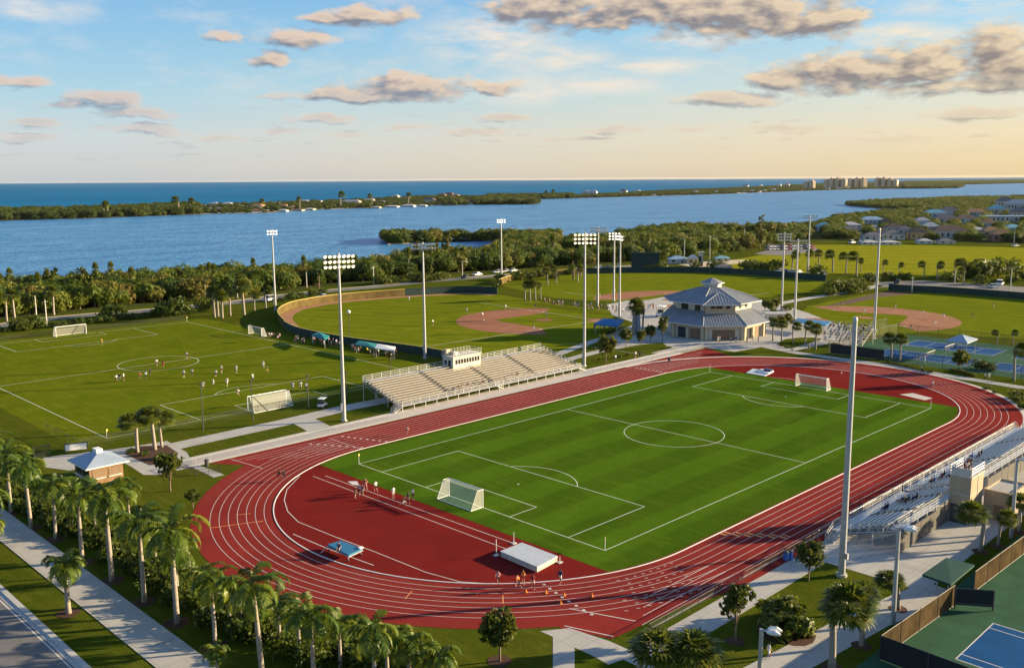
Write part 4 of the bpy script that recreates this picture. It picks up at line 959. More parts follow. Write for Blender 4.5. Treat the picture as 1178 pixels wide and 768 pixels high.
# floodlights: local +Y is the way the lamps look
lm_=MB().path([(0,-.30,0),(0,-.22,0),(0,.02,0),(0,.12,0)],[.10,.16,.27,.30],10)
lens=MB(); lens.v=[(.28*math.cos(2*PI*i/12),.125,.28*math.sin(2*PI*i/12)) for i in range(12)]; lens.f=[tuple(range(11,-1,-1))]; lens.m=[0]
LAMPH=lm_.mesh('lamp',[K['steel']],True); LENS={k:lens.mesh('lens',K[k]) for k in ('lampw','lampy','lampo')}
def flood(bx,by,ty,rows,cols,w,kind,tgt,label,r=.42,ls=None):
    b=at(bx,by); h=hgt(b,ty); t_=thing('floodlight_tower',label,'floodlight',b,face(b,tgt)-PI/2,'floodlight towers')
    mb=MB(); mb.path([(0,0,-.1),(0,0,.5),(0,0,h*.5),(0,0,h+.1)],[r,r*.95,r*.72,r*.5],12); mb.tube((0,0,0),(0,0,.25),r*1.5,None,12)
    for q in (.25,.5,.75): mb.tube((0,0,h*q),(0,0,h*q+.12),r*(1.07-.45*q),None,12)
    mb.boxp(r*.6,r*1.35,-.3,.3,2.2,3.6); mb.obj('pole',K['steel'],t_,True if False else False)
    for i in range(rows):
        z=h-.5-i*1.0; MB().boxp(-w/2,w/2,-.14,.0,z-.09,z+.09).obj('crossarm',K['steel'],t_)
        for j in range(cols):
            x=-w/2+.3+(w-.6)*j/max(1,cols-1); o=link('lamp',LAMPH,t_,(x,.42,z-.02)); o.rotation_euler=(-.42,0,0); o.scale=(ls or (1.3 if kind=='lampo' else 1.1),)*3; link('lens',LENS[kind],o)
    return t_
pitchc=W(52,26)
flood(396,484,291.5,3,7,6.0,'lampy',CAM*.5+pitchc*.5,'tall floodlight with three glowing rows of lamps beside the practice goal')
flood(672,421,267.5,3,6,5.4,'lampy',CAM*.6+pitchc*.4,'floodlight with three glowing rows just beyond the large bleacher end')
flood(317,357,264,2,4,3.6,'lampw',CAM*.4+pitchc*.6,'lit floodlight behind the bend of the outfield fence by the practice field')
flood(489,412,279,2,8,6.6,'lampo',CAM*.7+W(150,20)*.3,'unlit floodlight rising behind the large bleacher',ls=1.25)
flood(577,322,251.5,2,4,3.8,'lampw',CAM*.4+pitchc*.6,'distant lit floodlight in front of the cove, behind the outfield fence')
flood(687.5,353,261,2,6,5.8,'lampo',CAM*.6+W(210,-50)*.4,'unlit floodlight between the two ball fields, tallest of the cluster')
flood(706,346,267,3,4,4.2,'lampw',CAM*.5+pitchc*.5,'floodlight with bright lamps standing by the middle ball infield')
flood(712.5,366,270,2,6,6.2,'lampw',W(70,-120),'floodlight rising behind the blue awning near home plate')
flood(899,357,267.5,3,5,4.6,'lampo',CAM*.6+W(210,-50)*.4,'unlit floodlight just right of the clubhouse roof')
flood(914,370,275,1,6,5.4,'lampo',CAM*.6+W(260,20)*.4,'floodlight with one row of lamps right of the clubhouse palms')
flood(929,315,247,2,6,6.4,'lampo',CAM*.5+W(260,20)*.5,'distant unlit floodlight at the edge of the meadow')
def mast(bx,by,ty,label,r,cat='pole'):
    b=at(bx,by); h=hgt(b,ty); t_=thing('lighting_mast',label,cat,b)
    MB().path([(0,0,-.1),(0,0,.6),(0,0,h*.5),(0,0,h)],[r,r*.96,r*.78,r*.6],14).obj('pole',K['steel'],t_)
    MB().tube((0,0,h),(0,0,h+.35),r*.68,r*.5,12).obj('cap',K['steel'],t_); MB().box((0,-r-.12,2.6),(.35,.25,.7)).obj('junction_box',K['steel'],t_)
    MB().tube((0,0,0),(0,0,.3),r*1.5,None,14).obj('base_plate',K['conc'],t_)
mast(968,662,368,'bare tall steel pole rising in front of the small bleacher',.43)
mast(1005,390,264,'bare tall pole standing beside the right ball infield',.42)
# street lamps with double white heads
def slamp(bx,by,ty,ang,label,heads=2):
    b=at(bx,by); h=hgt(b,ty); t_=thing('street_lamp',label,'street lamp',b,ang)
    MB().path([(0,0,-.05),(0,0,h*.5),(0,0,h)],[.26,.22,.19],12).obj('pole',K['steel'],t_)
    for i in range(heads):
        y=(i-.5)*.75 if heads>1 else 0
        a=MB().tube((0,0,h-.12),(1.0,y,h+.02),.05,None,6).obj('arm',K['steel'],t_)
        MB().path([(.5,y,h+.0),(.75,y,h+.04),(1.3,y,h+.05),(1.75,y,h-.02)],[.10,.22,.26,.09],10).obj('lamp_head',K['white'],t_)
    MB().box((0,-.25,1.1),(.3,.16,.5)).obj('service_hatch',K['steel'],t_)
def dirpx(x,y,x2,y2): a=at(x,y); b=at(x2,y2); return math.atan2(b.y-a.y,b.x-a.x)
slamp(1027,717,606,dirpx(1027,717,1060,723),'grey double-headed street lamp in front of the small bleacher stairs')
slamp(1163,618,528,dirpx(1163,618,1200,622),'grey street lamp behind the fan palm trio at the tennis fence')
slamp(873,800,723,dirpx(873,768,910,776),'grey double-headed street lamp at the bottom edge beside the footpath')
def blackpost(bx,by,ty,label):
    b=at(bx,by); h=hgt(b,ty); t_=thing('path_lamp',label,'lamp post',b,0,'black path lamps')
    MB().path([(0,0,0),(0,0,.6),(0,0,h-.35)],[.14,.10,.07],8).obj('pole',K['dark'],t_); MB().path([(0,0,h-.4),(0,0,h-.3),(0,0,h-.05),(0,0,h)],[.1,.26,.28,.1],10).obj('lamp_head',K['dark'],t_)
for x,y,ty,lb in ((234,495,441,'black lamp post at the near edge of the practice field, closest to the kiosk'),(291,483,437,'black lamp post at the left post of the near practice goal'),(355,470,431,'black lamp post at the right of the near practice goal'),(399,461,427,'black lamp post behind the glowing three-row floodlight'),(449,425,412,'thin black post beside the players\' tent')): blackpost(x,y,ty,lb)
b=at(402,389); t_=thing('globe_lamp','single white globe lamp on a thin post inside the outfield fence','lamp post',b); h=hgt(b,360)
MB().tube((0,0,0),(0,0,h),.08,None,6).obj('pole',K['dark'],t_); MB().path([(0,0,h-.1),(0,0,h+.15),(0,0,h+.6),(0,0,h+.9)],[.2,.6,.6,.2],10).obj('globe',K['white'],t_,True)
# goals
def goal(a,bq,dep,h,label,grp=None,r=.075,back=None):
    a=Vector((a[0],a[1]));bq=Vector((bq[0],bq[1])); c=(a+bq)/2; x=(bq-a); w=x.length
    t_=thing('soccer_goal',label,'goal',(c.x,c.y,.03),math.atan2(x.y,x.x),grp); s=back or 1; y=dep*s; yt=dep*.45*s; hw=w/2
    mb=MB().tube((-hw,0,0),(-hw,0,h),r).tube((hw,0,0),(hw,0,h),r).tube((-hw,0,h),(hw,0,h),r)
    mb.obj('goal_frame',K['white'],t_)
    mb=MB()
    for sx in (-hw,hw): mb.tube((sx,0,.04),(sx,y,.04),r*.6).tube((sx,0,h),(sx,yt,h),r*.5).tube((sx,yt,h),(sx,y,.04),r*.5)
    mb.tube((-hw,y,.04),(hw,y,.04),r*.6).obj('back_frame',K['white'],t_)
    mb=MB()
    def grid(P,Q,R,S,n,m):
        for i in range(n+1):
            f=i/n; mb.tube(Vector(P).lerp(Vector(Q),f),Vector(S).lerp(Vector(R),f),.008,None,3)
        for i in range(m+1):
            f=i/m; mb.tube(Vector(P).lerp(Vector(S),f),Vector(Q).lerp(Vector(R),f),.008,None,3)
    mb.quad([(-hw,yt,h),(hw,yt,h),(hw,y,.05),(-hw,y,.05)]).quad([(-hw,0,h),(hw,0,h),(hw,yt,h),(-hw,yt,h)])
    for sx in (-hw,hw): mb.quad([(sx,0,.05),(sx,0,h),(sx,yt,h),(sx,y,.05)])
    mb.obj('net',K['net'],t_); return t_
goal((0,-(m-3.7)),(0,-(m+3.7)),2.3,2.7,'soccer goal nearest the camera, at the red infield end of the main pitch',None,.085,-1)
goal((L,-(m-3.7)),(L,-(m+3.7)),2.2,2.7,'soccer goal at the far end of the main pitch by the clubhouse',None,.085,1)
goal((12.3,172.5),(21.3,172.5),2.4,3.0,'soccer goal at the far end of the practice field before the hedge',None,.11,1)
goal((5.6,46.2),(14.6,46.2),2.6,3.0,'soccer goal at the near end of the practice field, beside the path',None,.10,-1)
a=at(286,384);b=at(301,387.5)
goal(a,b,1.8,2.6,'spare goal parked on the touchline by the outfield fence, with clutter behind',None,.09,1)
def flag(p,label):
    t_=thing('corner_flag',label,'corner flag',p,.6,'corner flags'); MB().tube((0,0,0),(0,0,1.7),.035,None,6).obj('pole',K['white'],t_)
    MB().boxp(.03,.42,-.012,.012,1.3,1.68).obj('flag',CL['yellow'],t_)
flag(W(0,0,.03),'yellow corner flag at the far red-infield corner of the main pitch'); flag(W(0,Wd,.03),'yellow corner flag at the pitch corner nearest the camera')
flag(W(L,0,.03),'corner flag of the main pitch in front of the clubhouse'); flag(W(L,Wd,.03),'corner flag of the main pitch before the right bend'); flag(W(U0,V1),'corner flag of the practice field near the kiosk'); flag(W(U1,V0),'corner flag of the practice field by the palm clump')
# ---------------------------------------------------------------- bleachers
K['fb']=mat('shade-darkened aluminium plank',(.19,.175,.155),.6,.15,1.5,metal=.2)  # footboard colour darkened to paint in the shaded gaps between bench rows
def bleacher(name,label,Ln,rows,pit,rise,z0,aisles,loc,rz,mt='seat',stairs=(),under=True,press=None,backscreen=None,closed=True):
    t_=thing(name,label,'bleacher',loc,rz)
    segs=[];x=0
    for a in aisles: segs.append((x,a-.65)); x=a+.65
    segs.append((x,Ln)); D=rows*pit
    for i in range(rows):
        y=1.3+i*pit; z=z0+i*rise
        mb=MB()
        for a,b in segs: mb.boxp(a,b,y+pit*(.42 if closed else .50),y+pit*(.86 if closed else .84),z+.36,z+.42)
        mb.obj('bench',K[mt],t_)
        mb=MB().boxp(0,Ln,y-.02,y+pit*(.98 if closed else .30),z-.06,z)
        if closed: mb.boxp(0,Ln,y-.045,y-.022,z-rise*.9,z-.0) 
        for a in aisles: mb.boxp(a-.5,a+.5,y-.25,y-.06,z-rise*.5-.04,z-rise*.5)
        mb.obj('footboard',K['fb'],t_)
    MB().boxp(0,Ln,0,1.25,z0-.08,z0).obj('front_walkway',K['alu'],t_)
    yr=1.3+D; zr=z0+(rows-1)*rise
    MB().boxp(0,Ln,yr+.02,yr+1.1,zr-.07,zr-.01).obj('rear_walkway',K['alu'],t_)
    def rail(nm,pts,zf,hh,step=2.4,gap=()):
        mb=MB(); tot=0
        for (p,q) in zip(pts[:-1],pts[1:]):
            p=Vector(p);q=Vector(q);l=(q-p).length;n=max(1,round(l/step))
            for i in range(n+1):
                c=p.lerp(q,i/n); mb.boxp(c.x-.04,c.x+.04,c.y-.04,c.y+.04,c.z,c.z+hh)
            for f in (.33,.66,1): mb.tube((p.x,p.y,p.z+hh*f),(q.x,q.y,q.z+hh*f),.035,None,5)
        o=mb.obj(nm,K['alu'],t_)
        mb=MB()
        for (p,q) in zip(pts[:-1],pts[1:]): mb.quad([(p[0],p[1],p[2]+.06),(q[0],q[1],q[2]+.06),(q[0],q[1],q[2]+hh),(p[0],p[1],p[2]+hh)])
        mb.obj('rail_mesh',K['chain'],o)
    rail('front_rail',[(0,.05,z0),(Ln,.05,z0)],0,1.05)
    if press:
        rail('rear_rail',[(0,yr+1.05,zr),(press[0]-.1,yr+1.05,zr)],0,1.2); rail('rear_rail',[(press[1]+.1,yr+1.05,zr),(Ln,yr+1.05,zr)],0,1.2)
    else: rail('rear_rail',[(0,yr+1.05,zr),(Ln,yr+1.05,zr)],0,1.2)
    for x in (.05,Ln-.05): rail('side_rail',[(x,1.3,z0),(x,yr+1.0,zr)],0,1.1,1.3)
    mb=MB(); n=round(Ln/3)
    for i in range(n+1):
        x=.1+(Ln-.2)*i/n
        for k,(y,z) in enumerate(((.1,z0),(1.3+D*.33,z0+rows*rise*.33),(1.3+D*.66,z0+rows*rise*.66),(yr+1,zr))): mb.boxp(x-.06,x+.06,y-.06,y+.06,0,z-.08-(.25 if 0<k<3 else 0))
        mb.tube((x,1.2,z0-.25),(x,yr+1,zr-.18),.07,None,5); mb.tube((x,.1,.1),(x,1.3+D*.33,z0+rows*rise*.33-.4),.04,None,5); mb.tube((x,1.3+D*.33,.1),(x,yr+1,zr-.4),.04,None,5)
    mb.obj('understructure',K['steel'],t_)
    for s in stairs:
        mb=MB(); x0,dx=s; n=6
        for i in range(n): mb.boxp(x0+dx*i*.32,x0+dx*(i+1)*.32,.1,1.25,z0-(i+1)*z0/n-.05,z0-(i+1)*z0/n)
        o=mb.obj('stair',K['alu'],t_)
        for y in (.1,1.25):
            mb=MB(); xe=x0+dx*n*.32; mb.path([(x0,y,z0-.1),(x0,y,z0+1),(xe,y,1.0),(xe,y,0)],.05,6).tube((x0,y,z0+.5),(xe,y,.5),.04,None,6).tube((x0,y,z0-.12),(xe,y,.1),.07,None,6)
            mb.obj('handrail',K['alu'],o)
    if backscreen:
        for a,b,hh in backscreen:
            n=max(1,round((b-a)/3))
            for i in range(n):
                xa=a+(b-a)*i/n; xb=a+(b-a)*(i+1)/n
                MB().boxp(xa+.06,xb-.06,yr+1.16,yr+1.2,.12,hh).obj('screen_panel',K['steel2'],t_)
    return t_,yr,zr
K['steel2']=mesh_screen('grey screen panel',(.12,.11,.095),.62)
S1,yr,zr=bleacher('bleacher','large cream-lit bleacher with a press box on top beside the far straight',55,12,.92,.29,1.15,(14,27.5,41),(27.2,22.8,.0),0,'seat',((0,-1),(27,1),(55,1)),press=(22.6,31.8))
pb=MB().boxp(23,31.5,10.4,14.0,3.2,6.6).obj('press_box',K['pale'],S1)
MB().boxp(22.8,31.7,10.15,14.2,6.605,6.8).obj('roof_slab',K['pale'],pb)
for i in range(9): MB().boxp(23.7+i*.85,24.3+i*.85,10.36,10.398,5.0,6.0).obj('window',K['glass'],pb)
MB().boxp(22.95,22.998,11.2,12.1,3.9,5.9).obj('door',K['glass'],pb); MB().boxp(22.96,22.998,12.6,13.4,4.8,5.8).obj('window',K['glass'],pb)
mb=MB()
for i in range(10):
    x=22.9+i*.96
    for y in (10.25,14.1): mb.boxp(x-.03,x+.03,y-.03,y+.03,6.8,7.9)
for z in (7.3,7.85):
    for y in (10.25,14.1): mb.tube((22.9,y,z),(31.6,y,z),.035,None,5)
    for x in (22.9,31.6): mb.tube((x,10.25,z),(x,14.1,z),.035,None,5)
mb.obj('roof_rail',K['alu'],pb); MB().boxp(24.5,25.6,11.6,13,6.8,7.6).obj('air_unit',K['alu'],pb)
MB().boxp(23.2,24.4,12.9,13.8,6.8,8.2).obj('camera_booth',K['cream'],pb)
S2a,yr2,zr2=bleacher('bleacher','silver bleacher section with open stairs, in front of the bare tall pole',21.5,8,.78,.31,1.1,(5.5,13.5),W(45.7,71.2),PI,'alu',((21.5,1),),press=(0,4.6),backscreen=((5,21,2.7),),closed=False)
S2b,_,_=bleacher('bleacher','silver bleacher section running out of the picture beyond the block press box',49,8,.78,.31,1.1,(15,31),W(95.5,71.2),PI,'alu',((0,-1),),backscreen=((2,40,2.6),),closed=False)
pr=thing('press_box','tan block press box with a railed roof terrace between the silver bleacher sections','building',W(43.4,81.0))
MB().boxp(-2.3,2.3,-1.4,1.4,0,6.5).obj('wall',K['tan'],pr); MB().boxp(-2.42,2.42,-1.52,1.52,6.505,6.7).obj('roof',K['apron'],pr)
mb=MB()
for x in (-2.3,0,2.3):
    for y in (-1.4,1.4): mb.boxp(x-.04,x+.04,y-.04,y+.04,6.7,7.9)
for z in (7.1,7.5,7.88):
    for y in (-1.4,1.4): mb.tube((-2.3,y,z),(2.3,y,z),.035,None,5)
    for x in (-2.3,2.3): mb.tube((x,-1.4,z),(x,1.4,z),.035,None,5)
mb.obj('roof_rail',K['alu'],pr); MB().boxp(-2.0,2.0,1.41,1.46,5.0,6.1).obj('window',K['glass'],pr)
MB().boxp(-2.31,2.31,-1.41,1.41,4.0,4.12).obj('ledge',K['apron'],pr)
MB().boxp(-2.28,-2.24,-1.3,1.3,6.71,7.7).obj('parapet',K['pale'],pr)
d=MB().boxp(-2.36,-2.302,-1.1,1.1,0,2.6).obj('door',K['dark'],pr); MB().boxp(-2.40,-2.362,.62,.70,1.1,1.2).obj('handle',K['alu'],d)
MB().boxp(.2,.32,-1.45,-1.405,0,6.4).obj('downpipe',K['steel'],pr)
eq=thing('equipment_room','low flat-roofed block room built against the press box','building',W(48.9,84.4))
MB().boxp(-3.2,3.2,-1.75,1.75,0,3.9).obj('wall',K['tan'],eq); MB().boxp(-3.0,3.0,-1.55,1.55,3.9,3.92).obj('roof',K['conc'],eq)
mb=MB(); 
for a in ((-3.3,3.3,-1.85,-1.55),(-3.3,3.3,1.55,1.85),(-3.3,-3.0,-1.54,1.54),(3.0,3.3,-1.54,1.54)): mb.boxp(*a,3.902,4.15)
mb.obj('parapet',K['tan'],eq)
MB().boxp(-3.24,-3.202,-.8,.4,0,2.2).obj('door',K['brown'],eq)
# ---------------------------------------------------------------- clubhouse
CC=W(154.9,-32.2); A0=-3*PI/4
cb=thing('clubhouse','two-storey octagonal clubhouse with blue-grey metal roofs and a cupola','building',CC,A0)   # local +X looks to the track
def octa(ap,cx=0,cy=0): 
    R=ap/math.cos(PI/8); return [(cx+R*math.cos(PI/8+k*PI/4),cy+R*math.sin(PI/8+k*PI/4)) for k in range(8)]
def frus(ap0,z0,ap1,z1,cx,rib=True,th=.18,cx1=None):
    mb=MB(); a=octa(ap0,cx); b=octa(ap1,cx if cx1 is None else cx1)
    for k in range(8):
        j=(k+1)%8; mb.quad([(*a[k],z0),(*a[j],z0),(*b[j],z1),(*b[k],z1)]); mb.quad([(*a[k],z0-th),(*a[j],z0-th),(*a[j],z0),(*a[k],z0)],1)
    mb.quad([(*p,z0-th) for p in a[::-1]],1)
    mb.quad([(*p,z1) for p in b])
    if rib:
        for k in range(8):
            j=(k+1)%8; A,B=Vector((*a[k],z0)),Vector((*a[j],z0)); C,D_=Vector((*b[k],z1)),Vector((*b[j],z1)); n=int((B-A).length/.8)
            up_=(B-A).cross(C-A).normalized()*.05; dx=(B-A).normalized()*.035; ln=(C-A).length
            for i in range(1,n):
                p=A.lerp(B,i/n); nin=((C+D_)/2-(A+B)/2).normalized()
                # clip against hips
                L_=((C+D_)/2-(A+B)/2).length; s_=(p-(A+B)/2).dot((B-A).normalized()); hw0=(B-A).length/2; hw1=(D_-C).length/2
                f=1 if abs(s_)<=hw1 else (hw0-abs(s_))/(hw0-hw1); q=p+nin*L_*f
                mb.quad([p-dx+up_,p+dx+up_,q+dx+up_,q-dx+up_]); mb.quad([p-dx,p-dx+up_,q-dx+up_,q-dx]); mb.quad([p+dx+up_,p+dx,q+dx,q+dx+up_])
            # hip cap
            mb.tube(A+up_,C+up_,.08,None,5,2)
    return mb
RM=[K['roofm'],K['white'],K['steel']]
w_=MB(); P8=octa(13.2)
w_.prism(P8,0,4.25).obj('wall',K['pale'],cb)
frus(15.3,4.35,10.9,7.7,-.4,cx1=-4.4).obj('roof',RM,cb)
U_=MB().prism(octa(11.1,-4.4),4.26,9.9).obj('upper_wall',K['pale'],cb)
frus(13.9,10.0,2.9,13.6,-4.4).obj('upper_roof',RM,cb)
cu=MB().prism(octa(2.6,-4.4),13.2,14.9).obj('cupola',K['pale'],cb)
frus(3.5,14.95,.25,16.3,-4.4,False).obj('cupola_roof',RM,cu)
for k in range(8):
    a=k*PI/4; MB().box((-4.4+2.62*math.cos(a),2.62*math.sin(a),14.15),(.06,1.7,.7),0,a).obj('louvre',K['steel'],cu)
# front dormer on the upper roof
dm=MB().boxp(3.4,8.2,-4.4,4.4,6.9,9.85).obj('dormer',K['cream'],cb)
mb=MB(); e=[(10.5,-5.6,9.9),(10.5,5.6,9.9),(3.2,5.4,9.9),(3.2,-5.4,9.9)]; r_=[(4.1,0,12.6),(-2.0,0,12.6)]
mb.quad([e[0],e[1],r_[0]]).quad([e[1],(.6,5.6,9.9),r_[1],r_[0]]).quad([(.6,-5.6,9.9),e[0],r_[0],r_[1]]).quad([(10.5,-5.6,9.7),(10.5,5.6,9.7),(10.5,5.6,9.9),(10.5,-5.6,9.9)],1).quad([(10.5,5.6,9.7),(.6,5.6,9.7),(.6,5.6,9.9),(10.5,5.6,9.9)],1).quad([(.6,-5.6,9.7),(10.5,-5.6,9.7),(10.5,-5.6,9.9),(.6,-5.6,9.9)],1)
mb.tube(e[0],r_[0],.08,None,5,2).tube(e[1],r_[0],.08,None,5,2)
for i in range(1,13):
    y=-5.6+11.2*i/13; f=1-abs(y)/5.6; mb.tube((10.5,y,9.93),(10.5-6.4*f,y,9.93+2.7*f),.04,None,4)
mb.obj('dormer_roof',RM,cb)
for y0,y1 in ((-2.9,-1.6),(-1.3,.6),(1.6,2.9)): MB().boxp(8.202,8.26,y0,y1,8.5,9.2).obj('window',K['glass'],dm)
def onfacet(k,ap,s0,s1,z0,z1,dep,nm,mt,cx=0,parent=cb,off=.004):
    a=k*PI/4; n=Vector((math.cos(a),math.sin(a))); s=Vector((-n.y,n.x)); c=n*(ap+dep/2+off)+s*((s0+s1)/2)
    return MB().box((c.x+cx,c.y,(z0+z1)/2),(dep,abs(s1-s0),z1-z0),0,a).obj(nm,K[mt],parent)
door=onfacet(0,13.2,-3.3,3.3,.02,3.0,.06,'garage_door','brown')
for z in (.6,1.2,1.8,2.4): onfacet(0,13.2,-3.3,3.3,z,z+.04,.03,'door_slat','dark',0,door,.068)
for k in (-1,0,1):
    for s in (-5.2,5.2): onfacet(k,13.2,s-.45,s+.45,0,4.2,.9,'column','cream')
    onfacet(k,13.2,-4.7,4.7,3.25,4.2,.5,'arcade_beam','cream')
for k,ss in ((-1,((-3.9,-1.0),(.4,3.9))),(1,((-3.9,-1.0),(.4,3.9)))):
    for a,b in ss: onfacet(k,13.2,a,b,.02,3.1,.05,'arcade_opening','glass' if a<0 else 'brown')
    onfacet(k,13.2,-.75,.1,0,3.2,.6,'column','cream')
for s in (-2.8,.4,2.6): onfacet(2,13.2,s,s+1.3,.02,2.5,.05,'door','brown'); onfacet(2,13.2,s-.1,s+1.4,2.9,3.5,.05,'window','glass')
for s in (-3.0,1.2): onfacet(-2,13.2,s,s+1.2,2.2,3.0,.05,'window','glass')
for s0,s1 in ((-3.4,-.9),(1.4,3.4)): onfacet(-1,11.1,s0,s1,7.6,9.3,.06,'window','glass',-4.4)
for s0,s1 in ((-2.4,-1.2),(1.0,2.2)): onfacet(1,11.1,s0,s1,8.2,9.2,.06,'window','glass',-4.4); onfacet(-2,11.1,s0,s1,7.6,9.2,.06,'window','glass',-4.4); onfacet(2,11.1,s0,s1,8.0,9.2,.06,'window','glass',-4.4)
for y in (-14.3,14.3): MB().tube((6,y*.985,0),(6,y*.985,4.2),.06,None,6).obj('downpipe',K['dark'],cb)
# kiosk
kk=thing('kiosk','small tan kiosk with a blue metal hip roof beside the plaza','kiosk',W(-33.2,-23.8))
K['brick']=mat('brown brick',(.26,.16,.085),.9,.2,1.5)
kw=MB().boxp(-2.6,2.6,-3.0,3.0,0,2.9).obj('wall',K['brick'],kk)
mb=MB(); e=[(-3.4,-3.8,2.95),(3.4,-3.8,2.95),(3.4,3.8,2.95),(-3.4,3.8,2.95)]; r_=[(0,-.5,4.5),(0,.5,4.5)]
mb.quad([e[0],e[1],r_[0]]).quad([e[1],e[2],r_[1],r_[0]]).quad([e[2],e[3],r_[1]]).quad([e[3],e[0],r_[0],r_[1]]); mb.quad([(x,y,2.93) for x,y,_ in e[::-1]],1)
for a,b in zip(e,e[1:]+e[:1]): mb.quad([(a[0],a[1],2.75),(b[0],b[1],2.75),b,a],1)
rf=mb.obj('roof',[K['roofb'],K['white']],kk); MB().boxp(-.5,.5,-.8,.8,4.2,4.9).obj('vent',K['white'],rf)
for y0,y1 in ((-2.4,-.4),(.2,2.4)):
    o=MB().boxp(-2.66,-2.604,y0,y1,1.0,2.2).obj('serving_window',K['glass'],kk); MB().boxp(-3.0,-2.61,y0-.1,y1+.1,.9,.98).obj('counter',K['white'],o)
for x0,x1 in ((-2.2,-.3),(.3,2.2)):
    o=MB().boxp(x0,x1,-3.06,-3.004,1.0,2.2).obj('serving_window',K['brown'],kk); MB().boxp(x0-.1,x1+.1,-3.4,-3.01,.9,.98).obj('counter',K['white'],o)
# ---------------------------------------------------------------- fences
def fence(name,label,pts,h,step,mt,post,rails=(1,),grp=None,z0=.02,pr_=.035,rr=.03,cat='fence',solid=None):
    c=Vector((pts[0][0],pts[0][1],0)); t_=thing(name,label,cat,c,0,grp); P=[Vector((p[0]-c.x,p[1]-c.y,0)) for p in pts]
    mb=MB()
    for p,q in zip(P[:-1],P[1:]):
        if solid: mb.wall([p,q],z0+.05,h-.02,solid)
        else: mb.quad([(p.x,p.y,z0+.05),(q.x,q.y,z0+.05),(q.x,q.y,h-.02),(p.x,p.y,h-.02)])
    mb.obj('panel',K[mt],t_)
    mb=MB(); 
    for f in rails:
        for p,q in zip(P[:-1],P[1:]): mb.tube((p.x,p.y,z0+(h-z0)*f),(q.x,q.y,z0+(h-z0)*f),rr,None,5)
    mb.obj('rail',K[post],t_)
    pm=MB().tube((0,0,0),(0,0,h+.06),pr_,None,6).mesh('post',K[post]); n_=0
    for p,q in zip(P[:-1],P[1:]):
        n=max(1,round((q-p).length/step))
        for i in range(n+(1 if q is P[-1] else 0)):
            if n_<98: link('post',pm,t_,p.lerp(q,i/n)); n_+=1
    return t_
fence('chain_link_fence','waist-high chain link fence along the far straight before the large bleacher',[W(-22,-19.1),W(26,-19.1)],1.2,2.6,'chain','steel',(.05,1))
fence('chain_link_fence','waist-high chain link fence with netting between bleacher and clubhouse',[W(83,-19.3),W(130,-19.3)],1.2,2.6,'chain','steel',(.05,1))
fence('chain_link_fence','low fence along the near straight beside the sidewalk',[W(-14,70.25),W(22,70.25)],1.1,3.0,'chaind','dark',(.5,1))
fence('chain_link_fence','low fence in front of the silver bleachers',[W(22.5,70.15),W(98,70.15)],1.1,3.0,'chain','alu',(.5,1))
fence('chain_link_fence','short rail at the end of the sprint chute by the black bin',[W(-22,-19),W(-22,-13.5),W(-18.5,-12)],1.1,1.8,'chaind','dark',(.5,1))
fence('chain_link_fence','dark chain link fence along the near end of the practice field',[W(-29,-60),W(-29,-43.6),W(62,-43.6)],1.5,5,'chaind','dark',(1,))
fence('chain_link_fence','fence along the far end of the practice field before the road hedge',[W(-29,-177.5),W(58,-177.5)],1.5,5,'chaind','wood' if 'wood' in K else 'screen',(1,))
c_=at(1012,758); d_=at(1097,697); e_=at(1120,681); f_=at(1200,620)
cd=(c_-d_); q_=Vector((cd.y,-cd.x,0)).normalized()
if q_.y>0: q_=-q_
fence('tennis_fence','brown windscreen fence along the lower tennis court, nearer run',[c_,d_],2.5,4.0,'screen','dark',(0.02,1),None,.02,.06,.04,'fence',.03)
fence('tennis_fence','brown windscreen fence beyond the tennis gate, running off the picture',[e_,f_,W(75,89.6)],2.5,4.0,'screen','dark',(0.02,1),None,.02,.06,.04,'fence',.03)
fence('tennis_fence','black windscreen return at the low corner of the tennis fence',[c_,c_+q_*14],2.5,4.0,'black','dark',(0.02,1),None,.02,.06,.04,'fence',.03)
gt=fence('tennis_gate','black mesh gate panel standing open on the green court surround',[at(1098,699),at(1142,702)],2.3,4.6,'black','dark',(0.12,1),None,.35,.09,.07,'gate')
fence('tennis_fence','tall dark fence on the track side of the upper tennis courts',[W(147,9),W(147,110)],3.0,6.0,'chaind','dark',(1,),None,.02,.06,.04)
fence('tennis_fence','dark windscreened end of the upper tennis fence',[W(146.85,9.5),W(146.85,24)],2.7,5.0,'black','dark',(1,),None,.02,.05,.03,'fence',.03)
fence('tennis_fence','tall fence between the upper tennis courts and the right ball field',[W(147,8.8),W(191,8.8),W(191,110)],3.0,6.0,'chaind','dark',(1,),None,.02,.06,.04)
def ofence(label,pts,h,mt,capm,th=.16,mt2=None):
    c=Vector((pts[0][0],pts[0][1],0)); t_=thing('outfield_fence',label,'fence',c); P=[(p[0]-c.x,p[1]-c.y) for p in pts]
    MB().wall(P,0,h,th).obj('panel',K[mt],t_); MB().wall(P,h+.003,h+.14,th+.1).obj('cap',K[capm],t_)
ofence('black screened outfield fence beside the practice field sideline',f1a,2.2,'wallg','cap'); ofence('curving weathered board outfield fence with a yellow cap',f1b,2.7,'wally','cap'); ofence('dark green outfield wall behind the left ball field',f1c,2.7,'wallg','wallg')
ofence('brown board outfield fence of the middle ball field',f2a,2.6,'wally','cap'); ofence('long dark outfield wall of the middle ball field under the scoreboard',f2b,2.7,'wallg','wallg'); ofence('dark blue-green outfield wall of the right ball field',f3,2.5,'wallg','wallg')
fence('backstop_fence','dugout fence between the left ball field and the spectators',px((640,349),(668,353),(700,358)),2.2,5,'chaind','dark',(1,))
fence('backstop_fence','backstop fence curving around the right home plate',px((936,377),(958,384),(1000,381),(1020,377)),3,5,'chaind','dark',(1,))
